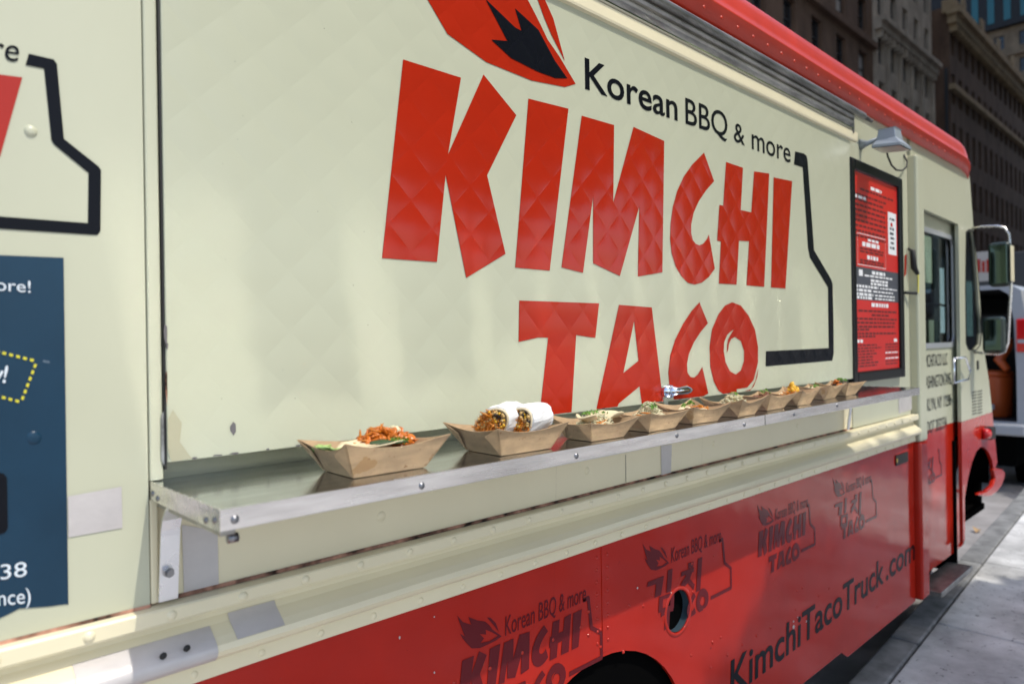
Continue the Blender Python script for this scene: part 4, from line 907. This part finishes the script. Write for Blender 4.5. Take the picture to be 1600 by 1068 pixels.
def shreds(name, mt, parent, c, rx, ry, h, n, ln, th, seed, flatk=1.0, rz=0):
    rs = random.Random(seed); b = MB(); ca, sa = math.cos(R(rz)), math.sin(R(rz))
    for k in range(n):
        a = rs.uniform(0, 6.283); r = math.sqrt(rs.random()); x, y = r*math.cos(a)*rx, r*math.sin(a)*ry
        z = h*(1-r*r)*rs.uniform(.35, 1.0)
        p = Vector((c[0]+x*ca-y*sa, c[1]+x*sa+y*ca, c[2]+z)); d = Vector((rs.gauss(0, 1), rs.gauss(0, 1), rs.gauss(0, .45))).normalized(); e = d.orthogonal().normalized()*rs.uniform(-.3, .3)
        l = ln*rs.uniform(.5, 1.2); t = th*rs.uniform(.6, 1.25)
        b.tube([p-d*l*.5, p-d*l*.15+e*l*.25, p+d*l*.2+e*l*.25, p+d*l*.5], [t*.5, t, t, t*.45], 5)
    return b.build(name, mt, parent, True, 'stuff')
def lumps(name, mt, parent, c, rx, ry, h, n, s, seed, squash=.7):
    rs = random.Random(seed); v, f = [], []
    bm = bmesh.new()
    for k in range(n):
        a = rs.uniform(0, 6.283); r = math.sqrt(rs.random()); q = Vector((c[0]+r*math.cos(a)*rx, c[1]+r*math.sin(a)*ry, c[2]+h*(1-r*r)*rs.uniform(.4, 1)))
        u = s*rs.uniform(.6, 1.3); t = bmesh.ops.create_icosphere(bm, subdivisions=2, radius=u)
        mx = Matrix.Rotation(rs.uniform(0, 6), 3, Vector((rs.random()-.5, rs.random()-.5, rs.random()-.5)).normalized())
        for w in t['verts']:
            p = w.co.copy(); p *= 1+.35*noise.noise(p*(2.2/u)+Vector((k*3.1, seed, 0))); p.z *= squash; w.co = q+mx@p
    me = bpy.data.meshes.new(name); bm.to_mesh(me); bm.free(); me.materials.append(mt); me.polygons.foreach_set('use_smooth', [True]*len(me.polygons))
    o = link(bpy.data.objects.new(name, me), parent); o['kind'] = 'stuff'; return o
def leaves(name, mt, parent, c, rx, ry, h, n, s, seed):
    rs = random.Random(seed); v, f = [], []
    for k in range(n):
        a = rs.uniform(0, 6.283); r = math.sqrt(rs.random()); p = Vector((c[0]+r*math.cos(a)*rx, c[1]+r*math.sin(a)*ry, c[2]+h*(1-r*r)+.002))
        d = Vector((rs.gauss(0, 1), rs.gauss(0, 1), rs.gauss(.1, .5))).normalized(); e = d.orthogonal().normalized(); u = s*rs.uniform(.6, 1.3); i = len(v); w = d.cross(e)*u*.25
        v += [p-d*u, p+e*u*.7-w, p+d*u*.2+w, p-e*u*.7-w, p+d*u]; f += [(0+i, 1+i, 2+i), (0+i, 2+i, 3+i), (2+i, 1+i, 4+i), (2+i, 4+i, 3+i)]
    return mesh(name, v, f, mt, parent, False, 'stuff')
def tortilla(parent, c, rx, ry, rz, cup, tilt, seed, name='tortilla', mt=None):
    """a soft flatbread cupped into the tray"""
    v, f = [], []; nr, na = 7, 30; mx = Matrix.Rotation(R(rz), 3, 'Z') @ Matrix.Rotation(R(tilt), 3, 'Y')
    for i in range(nr+1):
        for k in range(na):
            a = 2*math.pi*k/na; r = i/nr; rr = 1+.05*noise.noise(Vector((math.cos(a)*1.5, math.sin(a)*1.5, seed)))
            p = Vector((r*rx*rr*math.cos(a), r*ry*rr*math.sin(a), 0)); p.z = cup*(p.y/ry)**2*1.0+.004*noise.noise(Vector((p.x*40, p.y*40, seed)))
            v.append(Vector(c)+mx@p)
    for i in range(nr):
        for k in range(na): f.append((i*na+k, i*na+(k+1) % na, (i+1)*na+(k+1) % na, (i+1)*na+k))
    o = mesh(name, v, f, mt or F['tort'], parent, True); s = o.modifiers.new('s', 'SOLIDIFY'); s.thickness = .0022; return o
BIG = (.140, .100, .205, .165, .058, .043); SML = (.106, .074, .162, .128, .050, .038)
ZF = SZ+.003
def food(name, x, y, label, cat='food'):
    e = empty(name, (x, y, ZF)); tag(e, label, cat, 'food served in the trays'); return e
# nearest tray: kimchi over a flatbread, lettuce at the left
t1 = (.677, -.196); tray(*t1, -2, BIG, 11, 'large brown paper tray nearest the camera, holding orange kimchi')
a = food('kimchi_plate', *t1, 'orange kimchi heaped on white flatbread in the nearest tray')
tortilla(a, (t1[0]-.020, t1[1]-.018, ZF+.042), .062, .046, 4, .006, -3, 1)
tortilla(a, (t1[0]-.004, t1[1]+.012, ZF+.026), .062, .046, -6, .014, 2, 5)
k_ = (t1[0]+.024, t1[1]+.002, ZF+.030)
lumps('meat', F['meat'], a, k_, .052, .036, .012, 26, .008, 4); shreds('kimchi', F['kimchi'], a, (k_[0], k_[1]+.006, k_[2]+.006), .060, .042, .034, 130, .024, .0022, 2); shreds('carrot', F['carrot'], a, (k_[0]-.01, k_[1]+.012, k_[2]+.008), .05, .036, .034, 80, .022, .0018, 3)
lumps('cabbage', F['kimchi'], a, (k_[0]+.006, k_[1]+.008, k_[2]+.004), .054, .036, .036, 34, .012, 8, .28)
lumps('pale_cabbage', F['slaw'], a, (k_[0]+.02, k_[1]+.006, k_[2]+.022), .02, .012, .012, 7, .008, 9, .4)
tortilla(a, (k_[0]-.026, k_[1]-.050, ZF+.047), .036, .012, -8, .003, 3, 7, 'cucumber_slice', F['dkgreen'])
leaves('herbs', F['green'], a, (k_[0], k_[1]-.03, k_[2]+.012), .03, .014, .008, 16, .006, 6)
for i, (dx, dy) in enumerate(((-.088, .01), (-.08, -.018), (-.082, .035))): tortilla(a, (t1[0]+dx, t1[1]+dy, ZF+.036), .022, .016, 40*i, .008, 25, 20+i, 'lettuce_leaf', F['lime'])
# second tray: two burrito halves in white paper
t2 = (.984, -.212); tray(*t2, -2.5, (.132, .106, .20, .168, .056, .043), 12, 'large brown paper tray holding two wrapped burrito halves, second from the camera')
def burrito(c, ax, L_, ra_, rb_, seed, label):
    e = food('burrito_half', c[0], c[1], label, 'burrito'); ax = Vector(ax).normalized(); u = ax.cross(UP).normalized(); w = u.cross(ax)
    c = Vector(c); v, f = [], []; n = 40; prof = [(-.002, .93), (.0, 1.0), (.12, 1.05), (.3, 1.08), (.5, 1.10), (.7, 1.04), (.85, .86), (.95, .6), (1.0, .25)]
    cs, sn = math.cos(R(38)), math.sin(R(38)); u, w = u*cs-w*sn if False else u*cs+w*sn, w*cs-u*sn
    for (t, r) in prof:
        for k in range(n):
            a_ = 2*math.pi*k/n; d = u*math.cos(a_)*ra_+w*math.sin(a_)*rb_; nz_ = 1+.09*noise.noise(Vector((math.cos(a_)*2.2, math.sin(a_)*2.2, t*4+seed)))+.05*noise.noise(Vector((math.cos(a_)*6, math.sin(a_)*6, t*11+seed)))
            v.append(c+ax*(t*L_)+d*r*nz_)
    for i in range(len(prof)-1):
        for k in range(n): f.append((i*n+k, i*n+(k+1) % n, (i+1)*n+(k+1) % n, (i+1)*n+k))
    f.append(tuple(range((len(prof)-1)*n, len(prof)*n)))
    o = mesh('paper_wrap', v, f, F['white'], e, False); s = o.modifiers.new('s', 'SOLIDIFY'); s.thickness = .0008
    v = []; f = []
    for (t, r) in ((.06, .97), (-.02, .97), (-.03, .90), (-.012, .86), (.02, .84), (.021, 0)):
        for k in range(28):
            a_ = 2*math.pi*k/28; v.append(c+ax*(t*L_)+(u*math.cos(a_)*ra_+w*math.sin(a_)*rb_)*r*(1+.03*math.sin(3*a_+seed)))
    for i in range(5):
        for k in range(28): f.append((i*28+k, i*28+(k+1) % 28, (i+1)*28+(k+1) % 28, (i+1)*28+k))
    mesh('tortilla', v, f, F['tort'], e, True)
    rs = random.Random(seed)
    def inside(mt, name, nn, s, sh, u0, u1, w0, w1):
        b = MB(); bm_ = []
        for k in range(nn):
            while 1:
                x, y = rs.uniform(-1, 1), rs.uniform(-1, 1)
                if x*x+y*y < .78 and u0 < x < u1 and w0 < y < w1: break
            p = c+u*x*ra_*.92+w*y*rb_*.92-ax*rs.uniform(-.004, .006); d = Vector((rs.gauss(0, 1), rs.gauss(0, 1), rs.gauss(0, 1))).normalized(); h = d.orthogonal().normalized()*s*.4
            if sh: b.tube([p-d*s, p+h*.4, p+d*s], [s*.1, s*.16, s*.1], 5)
            else: b.tube([p-d*s*.6, p-d*s*.3, p+h*.3, p+d*s*.6], [s*.25, s*.6, s*.65, s*.2], 7)
        b.build(name, mt, e, True, 'stuff')
    inside(F['rice'], 'rice_filling', 90, .0055, False, -1, 1, -1, 1); inside(F['carrot'], 'carrot_filling', 110, .012, True, -1, .55, -1, 1); inside(F['kimchi'], 'kimchi_filling', 30, .005, False, -1, .3, -1, 1)
    inside(F['black'], 'bean_filling', 8, .006, False, .45, 1, -.6, 1); inside(F['yellow'], 'egg_filling', 22, .005, False, -1, 1, -1, 1)
burrito((.938, -.210, ZF+.050), (.93, .34, .04), .115, .046, .031, 2, 'left burrito half with its cut face showing, wrapped in white paper')
burrito((.985, -.232, ZF+.047), (.95, .28, .02), .115, .046, .032, 7, 'right burrito half with its cut face showing, wrapped in white paper')
# eight smaller trays
small = [(1.229, -.236, -2.5, 'third', 'slaw and tortilla wedges'), (1.434, -.238, -1, 'fourth', 'a heap of pale slaw'), (1.635, -.236, -5, 'fifth', 'sparse greens and carrot'), (1.842, -.240, 3, 'sixth', 'pale shredded topping'),
         (2.064, -.219, 0, 'seventh', 'browned meat and herbs'), (2.258, -.221, 2, 'eighth', 'yellow fruit and carrot'), (2.535, -.192, 3, 'ninth', 'a little green garnish'), (2.725, -.192, 3, 'tenth and farthest', 'mixed salad')]
for i, (x, y, rz, nth, what) in enumerate(small):
    tray(x, y, rz, SML, 30+i, 'small brown paper tray, %s from the camera, holding %s' % (nth, what))
    e = food('taco', x, y, '%s in the %s tray from the camera' % (what[0].upper()+what[1:], nth), 'taco')
    hz = ZF+.026; c = (x, y, hz)
    tortilla(e, (x-.003, y+.004, ZF+.016), .044, .034, 6, .014, -3, 40+i); tortilla(e, (x+.006, y+.004, ZF+.019), .043, .034, -8, .016, 3, 60+i)
    if i == 0:
        for q, (dx, dy, r_) in enumerate(((-.045, -.012, 20), (.048, -.014, -15), (.02, .012, 60))): tortilla(e, (x+dx, y+dy, hz+.014), .030, .022, r_, .014, 14*(1 if dx < 0 else -1), 80+q)
        shreds('slaw', F['slaw'], e, c, .052, .034, .030, 150, .020, .0016, 70); leaves('herbs', F['green'], e, (x-.005, y-.002, hz+.022), .040, .022, .008, 18, .006, 71); shreds('carrot', F['carrot'], e, (x-.01, y-.02, hz), .03, .016, .02, 16, .018, .0015, 72)
    elif i == 1:
        shreds('slaw', F['slaw'], e, c, .040, .030, .040, 170, .019, .0016, 73); leaves('herbs', F['green'], e, (x, y, hz+.022), .028, .018, .012, 20, .006, 74); shreds('carrot', F['carrot'], e, (x-.03, y-.008, hz), .022, .016, .018, 26, .02, .0017, 75)
    elif i == 2:
        leaves('herbs', F['green'], e, (x-.02, y, hz+.012), .022, .016, .012, 14, .007, 76); shreds('carrot', F['carrot'], e, (x+.02, y-.006, hz), .036, .022, .014, 46, .02, .0017, 77); lumps('meat', F['meat'], e, (x, y, hz-.006), .04, .024, .01, 14, .008, 78)
    elif i == 3:
        shreds('cheese', F['slaw'], e, c, .046, .032, .038, 190, .018, .0017, 79); shreds('cheese', F['cheese'], e, c, .046, .03, .034, 80, .018, .0016, 80); leaves('herbs', F['green'], e, (x, y, hz+.026), .016, .012, .010, 9, .006, 81)
    elif i == 4:
        lumps('meat', F['meat'], e, c, .044, .028, .016, 24, .009, 82); lumps('rice', F['rice'], e, c, .044, .028, .02, 22, .007, 83); leaves('herbs', F['green'], e, (x+.01, y, hz+.018), .026, .016, .010, 10, .006, 84)
    elif i == 5:
        lumps('mango', F['yellow'], e, (x+.004, y, hz+.012), .022, .014, .026, 14, .009, 85); shreds('carrot', F['carrot'], e, (x-.02, y-.002, hz), .04, .028, .022, 60, .02, .0018, 86); shreds('onion', F['purple'], e, (x+.02, y-.004, hz), .034, .024, .022, 50, .016, .0016, 87); shreds('slaw', F['slaw'], e, c, .044, .030, .02, 50, .018, .0015, 88)
    elif i == 6:
        leaves('herbs', F['green'], e, (x-.03, y+.0, hz+.010), .02, .014, .010, 8, .006, 89); lumps('meat', F['meat'], e, (x, y, hz-.008), .04, .024, .012, 12, .008, 90); shreds('slaw', F['slaw'], e, (x+.01, y, hz-.004), .04, .024, .016, 40, .018, .0015, 91)
    else:
        lumps('meat', F['black'], e, (x, y, hz+.004), .044, .028, .022, 22, .008, 92); lumps('tomato', F['kimchi'], e, (x-.03, y, hz+.006), .026, .018, .02, 14, .007, 93); leaves('herbs', F['green'], e, (x+.005, y, hz+.02), .04, .024, .010, 18, .006, 94); lumps('corn', F['yellow'], e, (x+.035, y, hz+.004), .022, .018, .016, 16, .005, 95)
